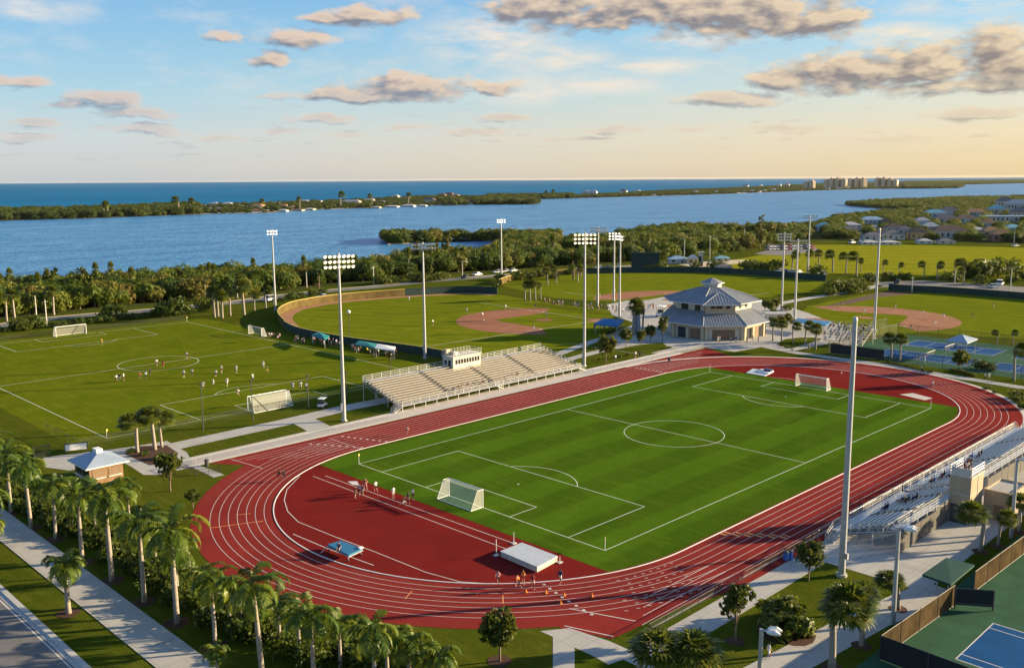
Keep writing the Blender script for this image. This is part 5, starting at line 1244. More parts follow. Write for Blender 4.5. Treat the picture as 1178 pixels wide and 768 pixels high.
sb=thing('scoreboard','dark green scoreboard back behind the middle outfield wall','scoreboard',at(742,311.5),dirpx(728,311.5,756,311.5))
MB().boxp(-7.0,7.0,-.5,.5,2.0,9.2).obj('panel',K['wallg'],sb); MB().boxp(-7.1,7.1,-.6,.6,9.203,9.4).obj('frame',K['dark'],sb)
for x in (-4.5,4.5): MB().boxp(x-.2,x+.2,-.25,.25,0,2.0).obj('post',K['steel'],sb)
# ---------------------------------------------------------------- track and court furniture
hc=[G(575.5,633.5,.85),G(600.4,623.5,.85),G(641.5,639,.85),G(618,651.5,.85)]
c=sum(hc,Vector())/4; hj=thing('high_jump_mat','large grey high jump landing mat on the red infield','landing mat',(c.x,c.y,.03))
Q4=[(p.x-c.x,p.y-c.y) for p in hc]; MB().prism([(x*.985,y*.985) for x,y in Q4],.10,.62).obj('foam_block',K['hjs'],hj); MB().prism(Q4,.623,.82).obj('top_cover',K['hj'],hj)
MB().prism([(x*.9,y*.9) for x,y in Q4],0,.098).obj('pallet',K['dark'],hj)
for x,y,ty,lb in ((571,639,620,'high jump upright with crossbar support at the left of the mat'),(591,625,612,'white high jump upright behind the mat'),(644,647,641,'low support block at the right end of the mat')):
    b=at(x,y); h=max(.8,hgt(b,ty)); u_=thing('high_jump_upright',lb,'upright',(b.x,b.y,.028)); MB().tube((0,0,.1),(0,0,h),.05,None,6).obj('post',K['white'],u_); MB().box((0,0,.06),(.7,.5,.1)).obj('foot',K['alu'],u_)
tc_=[G(376.5,626,.95),G(392,621.5,.95),G(417,630.5,.95),G(401,638,.95)]; c=sum(tc_,Vector())/4
ct_=thing('equipment_trolley','low trolley with a blue mat on top and folding legs, parked on the red infield','trolley',(c.x,c.y,.03)); Q=[(p.x-c.x,p.y-c.y) for p in tc_]
MB().prism(Q,.72,.95).obj('mat',K['fabric'],ct_); mb=MB().prism([(x*1.03,y*1.03) for x,y in Q],.62,.717)
mb.obj('deck',K['alu'],ct_)
for x,y in Q: MB().tube((x*.92,y*.92,.1),(x*.85,y*.85,.62),.05,None,6).obj('leg',K['steel'],ct_); MB().tube((x*.92-.06,y*.92,.14),(x*.92+.06,y*.92,.14),.14,None,10).obj('wheel',K['dark'],ct_)
MB().tube((Q[0][0],Q[0][1],.66),(Q[0][0]-1.3,Q[0][1]-.5,.35),.05,None,6).obj('tow_bar',K['alu'],ct_); MB().box((Q[2][0]*.9,Q[2][1]*.9,1.02),(.6,.5,.14)).obj('folded_towel',CL['white'],ct_)
pv=px((858,429.5),(866,424.5),(890,428),(880,433)); cx_=sum(p[0] for p in pv)/4; cy_=sum(p[1] for p in pv)/4
v_=thing('vault_mat','low pole vault mat with white edge and blue cover beyond the far goal','landing mat',(cx_,cy_,.03)); Q=[(p[0]-cx_,p[1]-cy_) for p in pv]
MB().prism(Q,0,.16).obj('base_mat',K['hj'],v_); MB().prism([(x*.6+1.2,y*.6-.9) for x,y in Q],.163,.4).obj('cover',K['white'],v_); MB().prism([(x*.3+1.9,y*.35-1.3) for x,y in Q],.403,.8).obj('folded_cover',CL['navy'],v_)
for x,y,lb in ((628,682,'orange training cone on the track below the high jump mat, left of two others'),(649,685,'orange training cone on the inner lanes, middle of three'),(681,686,'orange training cone on the inner lanes, right of three'),(605,681,'orange training cone beside the jogging group'),(968,429.5,'small pale marker cone on the red area right of the far goal'),(645,694,'low orange cone on the third lane')):
    t_=thing('training_cone',lb,'cone',(*at(x,y).xy,.03),0,'training cones'); t_.scale=(.75,.75,.75); MB().box((0,0,.03),(.5,.5,.05)).obj('base',CL['orange'],t_); MB().path([(0,0,.05),(0,0,.3),(0,0,.55)],[.2,.12,.05],8).obj('body',CL['orange'] if y>600 else CL['white'],t_)
def bin_(x,y,m_,lb):
    t_=thing('trash_bin',lb,'bin',(*at(x,y).xy,.03)); MB().path([(0,0,0),(0,0,.1),(0,0,1.0)],[.3,.32,.36],10).obj('body',m_,t_); MB().path([(0,0,1.0),(0,0,1.08),(0,0,1.2)],[.39,.39,.18],10).obj('lid',K['dark'],t_)
bin_(238,536,K['dark'],'black bin at the corner of the sprint chute fence'); bin_(904,644,CL['blue'],'blue bin beside the near straight under the leafy tree'); bin_(909,643,CL['blue'],'second blue bin, closer to the silver bleacher'); bin_(770,416,K['dark'],'dark bin by the fence next to the lawn island')
bs=thing('notice_board','white notice board in a black frame on the practice field fence','sign',at(88,521),dirpx(79,521,97,519)); MB().boxp(-1.7,1.7,-.04,.04,.6,1.7).obj('panel',K['white'],bs)
mb=MB().boxp(-1.85,-1.72,-.06,.06,0,1.85).boxp(1.72,1.85,-.06,.06,0,1.85).boxp(-1.71,1.71,-.06,.06,1.72,1.85); mb.obj('frame',K['dark'],bs)
def arch(x,y,lb,w=2.6,h=2.2):
    t_=thing('gate_frame',lb,'gate',at(x,y)); mb=MB()
    for s in (-w/2,w/2): mb.tube((s,0,0),(s,0,h),.07,None,6)
    mb.tube((-w/2,0,h),(w/2,0,h),.07,None,6).obj('frame',K['dark'],t_); MB().boxp(-w/2+.1,w/2-.1,-.02,.02,.1,h-.1).obj('panel',K['chaind'],t_)
arch(49,527,'dark gate frame on the practice field fence left of the notice board')
# canopies
def canopy(corners,z,lb,mt,posts,name='shade_canopy',peak=.35,cat='canopy',val=.25,grp=None):
    C=[G(x,y,z) for x,y in corners]; c=sum(C,Vector())/4; t_=thing(name,lb,cat,(c.x,c.y,0),0,grp); Q=[(p.x-c.x,p.y-c.y) for p in C]
    mb=MB(); k=(0,0,z+peak)
    for a,b in zip(Q,Q[1:]+Q[:1]):
        mb.quad([(*a,z),(*b,z),k]); mb.quad([(*a,z-val),(*b,z-val),(*b,z),(*a,z)])
    mb.quad([(*a,z-.02) for a in Q]); mb.obj('cover',K[mt],t_)
    for x,y in (posts if posts is not None else [(a[0]*.88,a[1]*.88) for a in Q]): MB().tube((x,y,0),(x,y,z-.03),.07,None,6).obj('post',K['steel'],t_)
    mb=MB()
    for a,b in zip(Q,Q[1:]+Q[:1]): mb.tube((a[0]*.93,a[1]*.93,z-.12),(b[0]*.93,b[1]*.93,z-.12),.04,None,5)
    mb.obj('frame',K['steel'],t_); return t_
canopy(((1061,660),(1088.5,641),(1121,649),(1094,671.5)),2.9,'dark green square shade canopy between the paving and the tennis gate','dgreen',[(0,-.1),(.2,1.2)],peak=.12)
canopy(((1087,391.5),(1102,385.5),(1125,389.5),(1113,394.5)),4.4,'pale blue hip-roofed shade pavilion in the middle of the upper tennis courts','roofb',None,'shade_pavilion',1.3)
canopy(((683,372),(694,366),(718,367.5),(711,375)),3.4,'bright blue curved awning over the seats behind the left home plate','bluec',None,'awning',.9,val=.4)
canopy(((358,385),(366,381.5),(379,386),(374,390.5)),2.6,'teal team tent on the sideline, nearer the corner of the field','teal',None,'team_tent',.5,grp='team tents')
canopy(((408,395.5),(413,391.5),(434,395),(431,400)),2.6,'teal team tent closer to the large bleacher, joined to a white one','teal',None,'team_tent',.4,grp='team tents')
canopy(((431,400),(434,395.2),(455,398.5),(454,403)),2.6,'white team tent at the end of the teal one on the sideline','white',None,'team_tent',.3,grp='team tents')
canopy(((913,369.5),(918,366),(956,369.5),(950,374)),3.0,'long blue dugout roof beside the right ball infield','bluec',None,'dugout_roof',.25)
b=at(733,382); sh_=thing('tarp_shed','tall blue-grey tarp-draped batting cage left of the clubhouse','shed',b,.4)
for i in range(4): MB().path([(-1.5+i*1.0,0,0),(-1.5+i*1.0,.1,4),(-1.4+i*.95,.1,6.6+.5*(i%2))],[.75,.62,.45],8).obj('tarp',K['hj' if i%2 else 'roofm'],sh_)
# tennis nets, benches
def net(u0,u1,v,lb):
    t_=thing('tennis_net',lb,'net',W((u0+u1)/2,v),0); w=(u1-u0)/2+.9
    MB().boxp(-w,w,-.02,.02,.1,1.0).obj('net_mesh',K['chaind'],t_); MB().boxp(-w,w,-.04,.04,1.003,1.1).obj('tape',K['white'],t_)
    for s in (-w,w): MB().tube((s,0,0),(s,0,1.12),.06,None,6).obj('post',K['dark'],t_)
net(153.3,164.3,29.9,'tennis net on the upper courts, front court left of the pavilion'); net(172.6,183.6,29.9,'tennis net on the upper courts, back court left of the pavilion'); net(153.3,164.3,58.4,'tennis net on the upper front court right of the pavilion'); net(172.6,183.6,58.4,'tennis net on the upper back court right of the pavilion')
# ---------------------------------------------------------------- vehicles
def vehicle(kind,col_):
    t_=thing(kind,'','car')
    if kind=='parked_car': L_,w,h1,h2=4.5,1.8,.85,1.45; cab=(-.9,1.3)
    elif kind=='parked_van': L_,w,h1,h2=5.2,1.95,1.05,1.95; cab=(-2.3,1.5)
    else: L_,w,h1,h2=2.6,1.3,.75,1.9; cab=(-.9,.8)
    mb=MB(); prof=[(-L_/2,.35),(-L_/2,h1*.9),(-L_/2+.15,h1),(L_/2-.25,h1*.95),(L_/2,h1*.7),(L_/2,.35)]
    n=len(prof); k=0
    mb.v=[(x,-w/2,z) for x,z in prof]+[(x,w/2,z) for x,z in prof]
    mb.f=[tuple(range(n)),tuple(range(2*n-1,n-1,-1))]+[(i,(i+1)%n+0,(i+1)%n+n,i+n)[::-1] for i in range(n)]; mb.m=[0]*len(mb.f)
    mb.obj('body',col_,t_)
    def cabin(z0,z1,i0,mt,nm):
        a=[(cab[0],-w/2+.05),(cab[1],-w/2+.05),(cab[1],w/2-.05),(cab[0],w/2-.05)]; b=[(cab[0]+i0,-w/2+.2),(cab[1]-i0*1.4,-w/2+.2),(cab[1]-i0*1.4,w/2-.2),(cab[0]+i0,w/2-.2)]
        mb=MB()
        for i in range(4): j=(i+1)%4; mb.quad([(*a[i],z0),(*a[j],z0),(*b[j],z1),(*b[i],z1)])
        mb.quad([(*p,z1) for p in b]); return mb.obj(nm,mt,t_)
    if kind=='golf_cart':
        MB().boxp(-1.0,1.0,-.65,.65,1.86,1.95).obj('roof',K['white'],t_)
        for x in (-.95,.95):
            for y in (-.6,.6): MB().tube((x,y,.7),(x,y,1.86),.035,None,5).obj('roof_post',K['dark'],t_)
        MB().boxp(-.6,.1,-.55,.55,.72,1.3).obj('seat',K['dark'],t_)
    else:
        cabin(h1-.02,h2-.06,.35,K['glass'],'glazing'); MB().boxp(cab[0]+.36,cab[1]-.5,-w/2+.2,w/2-.2,h2-.058,h2).obj('roof',col_,t_)
    for x in (-L_*.31,L_*.31):
        for y in (-w/2+.05,w/2-.05): MB().tube((x,y-.1,.33),(x,y+.1,.33),.33,None,12).obj('wheel',K['dark'],t_)
    return t_
CARC={n:mat(n+' car paint',c,.3,.06,1,spec=.5) for n,c in dict(white=(.75,.75,.74),silver=(.45,.46,.47),dark=(.03,.032,.036),red=(.35,.03,.03),blue=(.05,.12,.3)).items()}
CARS={n:vehicle('parked_car',c) for n,c in CARC.items()}; VAN=vehicle('parked_van',CARC['white']); CART=vehicle('golf_cart',CARC['white'])
def park(p,x,y,rz,lb,grp=None,s=1.0): return place(p,at(x,y),rz,lb,grp,s)
park(CART,371,468,.6,'white utility cart parked beside the near practice goal'); park(CART,761,364,.3,'dark-seated golf cart at the left wall of the clubhouse',None,1.9)
park(VAN,409,466,.1,'x') if False else None
for i in range(24):
    x=884+(i%12)*4.4; y=284.5+(i//12)*3.2-(i%12)*.12; park(CARS[['white','white','silver','dark','white','red'][i%6]],x,y,1.2+R_.uniform(-.1,.1),'car in the crowded white-roofed lot between clubhouse lamps and the houses','cars in the marina lot',1.25)
for x,y,c_n,lb in ((372,343,'white','white car on the road behind the board fence'),(535,320,'dark','dark car parked behind the left outfield wall'),(549,317,'white','white car beneath the wood, behind the left outfield wall'),(573,314,'white','white car at the foot of the distant lit floodlight'),(582,313,'silver','silver car beside the white one near the distant lit floodlight'),(590,312.5,'white','white car at the end of the row near the distant lit floodlight'),(620,316,'white','white car behind the brown board outfield fence'),(637,314,'white','white car between road palms behind the middle outfield'),(664,312,'silver','silver car left of the scoreboard'),(690,309,'white','white car closer to the left of the scoreboard'),(700,309,'dark','dark car closer to the left of the scoreboard'),(712,308,'white','white car just left of the scoreboard'),(765,309,'white','white car just right of the scoreboard'),(831,313.5,'white','white car by the hedge right of the white tents'),(838,313,'silver','silver car by the hedge right of the white tents'),(897,313,'white','pale car behind the middle outfield wall'),(904,313.5,'blue','blue car behind the middle outfield wall'),(911,314,'white','white car among the ones behind the middle outfield wall'),(918,314.5,'silver','silver car among those behind the middle outfield wall'),(940,315,'white','white car behind the wall end near the distant floodlight'),(947,316,'blue','blue car behind the wall end near the distant floodlight'),(1033,326,'dark','dark car on the pale road beyond the right outfield'),(1168,283.5,'white','white car at the meadow edge near the picture edge'),(1142,331,'white','pale car on the road before the right hedges')):
    park(CARS[c_n],x,y,R_.uniform(-.4,.9),lb,None,1.2)
for x,y,lb in ((484,323,'white van on the shore road behind the left outfield'),(311,346,'white van on the shore road behind the lit floodlight'),(1150,328,'white van parked beyond the right outfield wall'),(980,280,'pale van at the top of the meadow, left of two'),(989,280.5,'pale van at the top of the meadow, middle one'),(997,280,'white van at the top of the meadow, right one')): place(VAN,at(x,y),R_.uniform(-.3,.6),lb,None,1.25)
# ---------------------------------------------------------------- houses
RC={n:mat(n+' roof tile',c,.8,.2,.5) for n,c in dict(grey=(.17,.16,.165),brown=(.16,.105,.08),red=(.30,.12,.06),blue=(.30,.45,.58),teal=(.20,.45,.50),white=(.50,.49,.47),orange=(.42,.22,.10)).items()}
WC={n:mat(n+' house stucco',c,.85,.08,.4) for n,c in dict(white=(.52,.50,.47),cream=(.52,.42,.29),orange=(.58,.36,.18),pale=(.55,.57,.58),brick=(.34,.18,.13),pink=(.52,.38,.33)).items()}
def house(x,y,wpx,hpx,roof,wall,label,rz=None,kind='hip',detail=True,grp=None,name='house',z=0):
    b=at(x,y); b.z=z; d=pix(b)[2]; w=wpx*d/FPX*(1.15 if detail else 1); h=max(2.6,hpx*d/FPX)*(1.15 if detail else .9); dp=min(w*.75,14); rz=dirpx(x-3,y,x+3,y) if rz is None else rz
    t_=thing(name,label,'house' if name=='house' else 'building',b,rz,grp); hw=h*(.58 if kind=='hip' else .95)
    wl=MB().boxp(-w/2,w/2,-dp/2,dp/2,0,hw).obj('wall',WC[wall],t_); mb=MB(); o=.5; X=w/2+o;Y=dp/2+o
    if kind=='hip':
        r_=max(.5,X-Y); E=[(-X,-Y,hw),(X,-Y,hw),(X,Y,hw),(-X,Y,hw)]; T=[(-r_,0,h),(r_,0,h)]
        mb.quad([E[0],E[1],T[1],T[0]]).quad([E[1],E[2],T[1]]).quad([E[2],E[3],T[0],T[1]]).quad([E[3],E[0],T[0]]).quad(E[::-1])
    else: mb.boxp(-X,X,-Y,Y,hw+.003,hw+.4)
    mb.obj('roof',RC[roof],t_)
    if detail:
        n=max(2,int(w/4))
        for i in range(n):
            xx=-w/2+w*(i+.5)/n
            if i==n//2: MB().boxp(xx-.6,xx+.6,-dp/2-.05,-dp/2-.004,0,min(2.3,hw*.8)).obj('door',K['brown'],t_)
            else: MB().boxp(xx-.8,xx+.8,-dp/2-.05,-dp/2-.004,hw*.3,hw*.75).obj('window',K['glass'],t_)
        for s in (-1,1): MB().boxp(s*(w/2+.004),s*(w/2+.05),-1,1,hw*.3,hw*.75).obj('window',K['glass'],t_)
    return t_
for a in ((947,266,13,9,'teal','white','white house with pale teal roof beside the distant floodlight'),(938,264,8,5,'grey','white','small white house left of the teal-roofed one'),(976,258,14,6,'grey','pale','grey-roofed waterside house left of the blue-roofed hall'),(1002,257,24,7,'blue','pale','long pale blue-roofed hall at the marina'),(966,259,12,5,'white','white','low white-roofed boathouse at the marina'),(977,263,20,7,'white','white','white-roofed pavilion in front of the marina houses'),(979,269,18,9,'grey','white','house with rounded white gable behind the meadow'),(1006,267,14,7,'white','cream','cream house among golden trees'),(1018,261,8,9,'brown','cream','narrow cream house right of the blue-roofed hall'),(1003,276,20,8,'grey','white','white-walled house behind the meadow with dark garage'),(1025,275,22,9,'grey','white','grey-roofed row house behind the meadow'),(1000,281,18,4,'white','pale','long low white shed on the meadow edge'),(1022,281,20,4,'white','pale','second low white shed on the meadow edge'),(1055,275,17,12,'brown','orange','orange house with brown hip roof'),(1090,274,34,13,'brown','white','wide house with dark hip roof behind the meadow'),(1063,280,14,5,'white','pale','small pale outbuilding before the orange house'),(1087,280,16,5,'grey','white','pale outbuilding before the wide dark-roofed house'),(1124,268,16,6,'white','white','white flat-roofed house in the woods'),(1115,262,10,5,'grey','white','white gable house higher in the woods'),(1150,277,18,12,'orange','brick','house with orange tile roof near the picture edge'),(1172,252,16,12,'grey','pink','pink apartment house at the picture edge')): house(*a)
house(1158,255,50,6,'blue','white','long flat warehouse with pale blue roof in the woods',None,'flat'); house(1106,240,13,3,'white','white','low white roofs deep in the woods',None,'flat'); house(1130,240,8,3,'white','cream','small white roof deep in the woods beside another',None,'flat'); house(1172,227,14,3,'teal','white','pale roof on the far point by the water',None,'flat'); house(1045,243.5,14,2.6,'white','white','white dock shed on the inlet bank',None,'flat')
house(779,302,18,7,'blue','white','white tent-like hall with pale blue roof behind the middle outfield'); house(797,303,10,9,'white','cream','white peaked tent beside the blue-roofed hall'); house(830,300,14,4,'teal','white','low teal-roofed kiosk by the sandy lot'); house(806,306,4,14,'white','white','narrow white tower beside the sandy lot',None,'flat'); house(832,310,16,5,'grey','pale','grey shed roof behind the middle outfield wall')
house(890,371,16,6,'white','white','white flat-roofed dugout building right of the clubhouse',None,'flat')
for i_,(x,y,w,h,rf_,wl_) in enumerate(ISLH):
    house(x,y,w*1.25,h*.85,(rf_ if i_%3 else ('grey','brown','orange')[i_%7%3]),wl_,('pale' if wl_ in('white','pale') else 'warm-coloured')+' house among the trees of the barrier island',None,'hip',False,'houses on the barrier island',z=-.5)
def tower(x,w,y0,y1,label):
    b=at(x,y0); b.z=-.5; d=pix(b)[2]; w=w*d/FPX; h=(y0-y1)*d/FPX; t_=thing('apartment_tower',label,'apartment block',b,math.atan2((CAM-b).normalized().y+SUN.y*.9,(CAM-b).normalized().x+SUN.x*.9)+PI/2+R_.uniform(-.2,.2),'apartment towers on the barrier island')
    MB().boxp(-w/2,w/2,-9,9,0,h).obj('wall',WC['cream'],t_); fl=max(4,int(h/4))
    mb=MB()
    for i in range(fl):
        z=h*(i+.35)/fl; 
        mb.boxp(-w/2*.85,w/2*.85,-9.3,-9.004,z,z+h/fl*.5)
    mb.obj('window_band',K['glass'],t_); MB().boxp(-w*.25,w*.2,-4,4,h+.003,h+4).obj('roof_house',WC['pink'],t_)
for x,w,y0,y1,lb in ((928,5,217.5,209.5,'lower stepped tower at the left end of the island skyline'),(934,6,217.5,208,'stepped tower second from the left end of the island skyline'),(951,5,217,207,'grey tower at the left of the widest apartment group'),(957,7,217,205.3,'wide apartment tower, first of the bright pair'),(964,7,217,205,'wide apartment tower, tallest of the bright pair'),(971,5,217,206,'slim tower right of the bright pair'),(979,6,216.5,206,'shaded tower before the middle apartment group'),(986,6,216.5,205,'tall tower of the middle apartment group'),(993,6,216.5,205.3,'tower at the right of the middle apartment group'),(1010,6,216,205,'blue-grey tower of the last apartment group'),(1017,6,216,204.6,'tallest tower of the last apartment group'),(1024,5,216,205.6,'warm-lit tower of the last apartment group'),(1030,4,216,207,'small tower at the right end of the island skyline')): tower(x,w,y0,y1,lb)

def upole(x,y,ty,lb,m_='pale',arm=0):
    b=at(x,y); h=hgt(b,ty); t_=thing('utility_pole',lb,'pole',b,R_.random()*3,'utility poles'); MB().path([(0,0,-.2),(0,0,h*.5),(0,0,h)],[.22,.19,.15],8).obj('pole',K[m_],t_)
    if arm: MB().path([(0,0,h-.1),(.8,0,h+.5),(2.2,0,h+.6),(3.0,0,h+.2)],[.08,.07,.06,.05],6).obj('arm',K['steel'],t_); MB().boxp(2.6,3.4,-.15,.15,h+.02,h+.18).obj('lamp_head',K['steel'],t_)
    else: MB().boxp(-.9,.9,-.06,.06,h-.7,h-.55).obj('crossarm',K[m_],t_)
for x,y,ty,lb,a in ((43,375,340,'pale utility pole in the roadside hedge behind the far practice goal, left of two',0),(54,374.5,345,'pale utility pole in the roadside hedge behind the far practice goal, right of two',0),(353,331,313,'short pale pole at the wood edge behind the curving outfield fence',0),(367.5,331,317,'short brown pole at the wood edge behind the curving outfield fence',0),(430,327,306,'pale pole by the road above the left outfield',0),(532,318,302,'slim road lamp behind the left outfield corner',1),(787,303,275,'curved road lamp left of the blue-roofed white hall',1),(856,283,263,'tall pale pole at the wood edge beside the meadow',0),(816,307,271,'tall pale pole beside the narrow white tower',0),(1049,336,318,'white pole standing on the right outfield wall',0),(1162,335,309,'road lamp pole behind the right outfield wall',1),(1166,283,262,'pale pole by the houses at the meadow corner',0),(659,322,300,'pole among the palms behind the brown board fence',0),(1098,326,309,'pale pole leaning among the palms before the meadow',0)): upole(x,y,ty,lb,'pale' if 'brown' not in lb else 'brown',a)

for i,(x,y) in enumerate(HW): house(x,y,15+i%3*3,8+i%2*2,('grey','white','brown','orange','teal')[i%5],('white','cream','pale','white')[i%4],'house half hidden among the woods right of the marina',None,'hip',True,'houses among the far woods')
# ---------------------------------------------------------------- people: one skinned surface per pose
def body(nm,hip,chest,head,lk,la,rk,ra,le,lh,re,rh):
    """joints: hip, chest, head centres, knees, ankles, elbows, hands; +Y is forward"""
    V=[];E_=[];Rd=[];tagz=[]
    def add(p,r,par=None,tg=1):
        V.append(p); Rd.append(r); 
        if par is not None: E_.append((par,len(V)-1)); tagz.append(tg)
        return len(V)-1
    hip=Vector(hip);chest=Vector(chest);head=Vector(head); ax=(chest-hip).normalized()
    h0=add(hip,.135); w_=add(hip.lerp(chest,.45),.125,h0,1); c=add(chest,.155,w_,1); nk=add(chest+(head-chest)*.48,.055,c,0); hd=add(head-(head-chest)*.06,.088,nk,0); tp_=add(head+(head-chest).normalized()*.085,.075,hd,3)
    for s,k,a in ((-1,lk,la),(1,rk,ra)):
        hj_=add(hip+Vector((s*.10,0,-.05)),.095,h0,2); k=Vector(k);a=Vector(a); md=add((hip+Vector((s*.1,0,-.05))).lerp(k,.7),.075,hj_,2); kk=add(k,.058,md,0); an=add(a,.038,kk,0); add(a+Vector((0,.13,-.045)),.035,an,4)
    for s,e,h in ((-1,le,lh),(1,re,rh)):
        sh=add(chest+Vector((s*.19,0,.04)),.062,c,1); e=Vector(e);h=Vector(h); up_=add((chest+Vector((s*.19,0,.04))).lerp(e,.6),.05,sh,1); ee=add(e,.042,up_,0); wr=add(h,.030,ee,0); add(h+(h-e).normalized()*.11,.028,wr,0)
    me=bpy.data.meshes.new(nm); me.from_pydata([tuple(v) for v in V],E_,[]); o=bpy.data.objects.new(nm,me); COL.objects.link(o)
    md=o.modifiers.new('skin','SKIN'); 
    for i,sv in enumerate(me.skin_vertices[0].data): sv.radius=(Rd[i],Rd[i]); sv.use_root=(i==0)
    s2=o.modifiers.new('sub','SUBSURF'); s2.levels=1; s2.render_levels=1
    dg=bpy.context.evaluated_depsgraph_get(); ev=o.evaluated_get(dg); m2=bpy.data.meshes.new_from_object(ev)
    bpy.data.objects.remove(o); bpy.data.meshes.remove(me)
    for _ in range(5): m2.materials.append(None)
    S=[(V[a],V[b]) for a,b in E_]; S=[(Vector(a),Vector(b)) for a,b in S]
    for p in m2.polygons:
        c=p.center; bd=9;bt=0
        for (a,b),tg in zip(S,tagz):
            d=b-a; t_=max(0,min(1,(c-a).dot(d)/max(1e-9,d.dot(d)))); q=(c-(a+d*t_)).length
            if q<bd: bd=q;bt=tg
        if bt==0 and c.z>head.z+.035 and (c-head).length<.3: bt=3
        p.material_index=bt; p.use_smooth=True
    return m2
BOD={}
BOD['stand']=body('person',(0,0,.95),(0,.01,1.33),(0,.03,1.62),(-.11,.02,.5),(-.12,0,.08),(.11,.02,.5),(.13,.02,.08),(-.27,-.02,1.08),(-.25,.10,.84),(.27,-.02,1.08),(.24,.10,.84))
BOD['hips']=body('person',(0,0,.95),(0,0,1.33),(0,.02,1.62),(-.15,.02,.5),(-.20,0,.08),(.15,.02,.5),(.20,.02,.08),(-.36,-.08,1.12),(-.19,.06,1.0),(.36,-.08,1.12),(.19,.06,1.0))
BOD['walk']=body('person',(0,0,.94),(0,.03,1.32),(0,.07,1.60),(-.10,.20,.52),(-.10,.26,.09),(.10,-.02,.48),(.10,-.36,.13),(-.25,-.18,1.10),(-.24,-.10,.85),(.25,.14,1.10),(.22,.32,.92))
BOD['run']=body('person',(0,0,.95),(0,.10,1.32),(0,.18,1.58),(-.10,.36,.72),(-.10,.20,.32),(.10,-.14,.52),(.10,-.58,.48),(-.26,-.22,1.12),(-.20,-.02,.95),(.26,.12,1.06),(.16,.38,1.14))
BOD['reach']=body('person',(0,0,.94),(0,.03,1.32),(0,.06,1.60),(-.16,.08,.5),(-.24,0,.08),(.16,.02,.5),(.22,-.06,.08),(-.40,.10,1.28),(-.58,.22,1.42),(.32,.16,1.20),(.36,.38,1.28))
BOD['crouch']=body('person',(0,-.18,.62),(0,.10,.94),(0,.26,1.18),(-.24,.22,.50),(-.26,-.02,.08),(.24,.22,.50),(.26,-.02,.08),(-.30,.30,.72),(-.16,.46,.56),(.30,.30,.72),(.16,.46,.56))
BOD['sit']=body('person',(0,0,.14),(0,-.06,.52),(0,-.01,.80),(-.14,.42,.18),(-.15,.46,-.24),(.14,.42,.18),(.15,.46,-.24),(-.27,.06,.30),(-.16,.30,.22),(.27,.06,.30),(.16,.30,.22))
BOD['ground']=body('person',(0,0,.14),(0,-.10,.50),(0,-.06,.78),(-.20,.34,.36),(-.14,.62,.07),(.20,.34,.36),(.14,.62,.07),(-.28,-.06,.28),(-.12,.28,.40),(.28,-.06,.28),(.12,.28,.40))
def person(p,pose,rz,shirt,short,label,grp=None,s=1.0,skin=None):
    o=link('person',BOD[pose]); o.location=p; o.rotation_euler=(0,0,rz); o.scale=(s,)*3
    for i,mt in enumerate((SK[skin if skin is not None else R_.randrange(3)],CL[shirt],CL[short],HAIR,SHOE)):
        o.material_slots[i].link='OBJECT'; o.material_slots[i].material=mt
    return tag(o,label,'person',grp)
def pp_(x,y,pose,shirt,short,label,grp=None,s=1.0,rz=None,z=0.03):
    b=G(x,y); b.z=z; return person(b,pose,R_.random()*6.28 if rz is None else rz,shirt,short,label,grp,s)
# red infield
tr=dirpx(570,640,610,636)-PI/2
for x,y,ps,a,b,lb in ((409,572.5,'stand','black','black','person in black at the near end of the group on the runway lines'),(413.5,570,'walk','grey','black','person in grey top behind the runway lines, second from the near end'),(416.8,570.5,'stand','navy','grey','person in navy top with pale shorts in the runway group'),(420.5,563,'hips','maroon','pink','person in dark red closest to the pitch corner by the runway'),(432.5,566,'walk','white','black','person in white top walking alone beyond the runway group'),(452.5,573,'stand','white','white','person all in white beside the runway, alone in the middle'),(464.5,584,'run','black','white','person with dark top bending forward on the runway line'),(469.5,579,'walk','black','pink','person in dark top beside the bending runner'),(475,575,'stand','white','black','slim person in white nearest the goal side of the runway'),
 (573,673.5,'run','pink','black','jogger in pale pink at the rear of the group below the landing mat'),(596,678.5,'run','orange','black','jogger leaning forward in orange below the landing mat'),(602,672,'hips','orange','maroon','person in orange standing behind the leaning jogger'),(613,677,'walk','maroon','pink','person in dark red in the middle below the landing mat corner'),(644.5,671.5,'walk','navy','white','person in navy with white shorts right of the landing mat'),
 (321,553.5,'run','black','maroon','runner in dark clothes on the left bend, outer of the pair'),(327,553,'run','black','black','runner in dark clothes on the left bend, inner of the pair'),(468.8,500.5,'run','pink','black','lone runner on the far straight in front of the bleacher'),(1072.5,446.5,'run','white','grey','lone runner on the right bend beside the inner kerb'),(1133,437.5,'walk','white','black','walker in white top and dark shorts on the path outside the right bend'),(1137.5,437,'walk','white','white','walker all in white on the path outside the right bend')):
    pp_(x,y,ps,a,b,lb,s=1.08,z=.035)
b=G(390,631,.96); person(b,'sit',2.2,'navy','black','person in dark clothes sitting on the blue trolley mat',None,1.05)
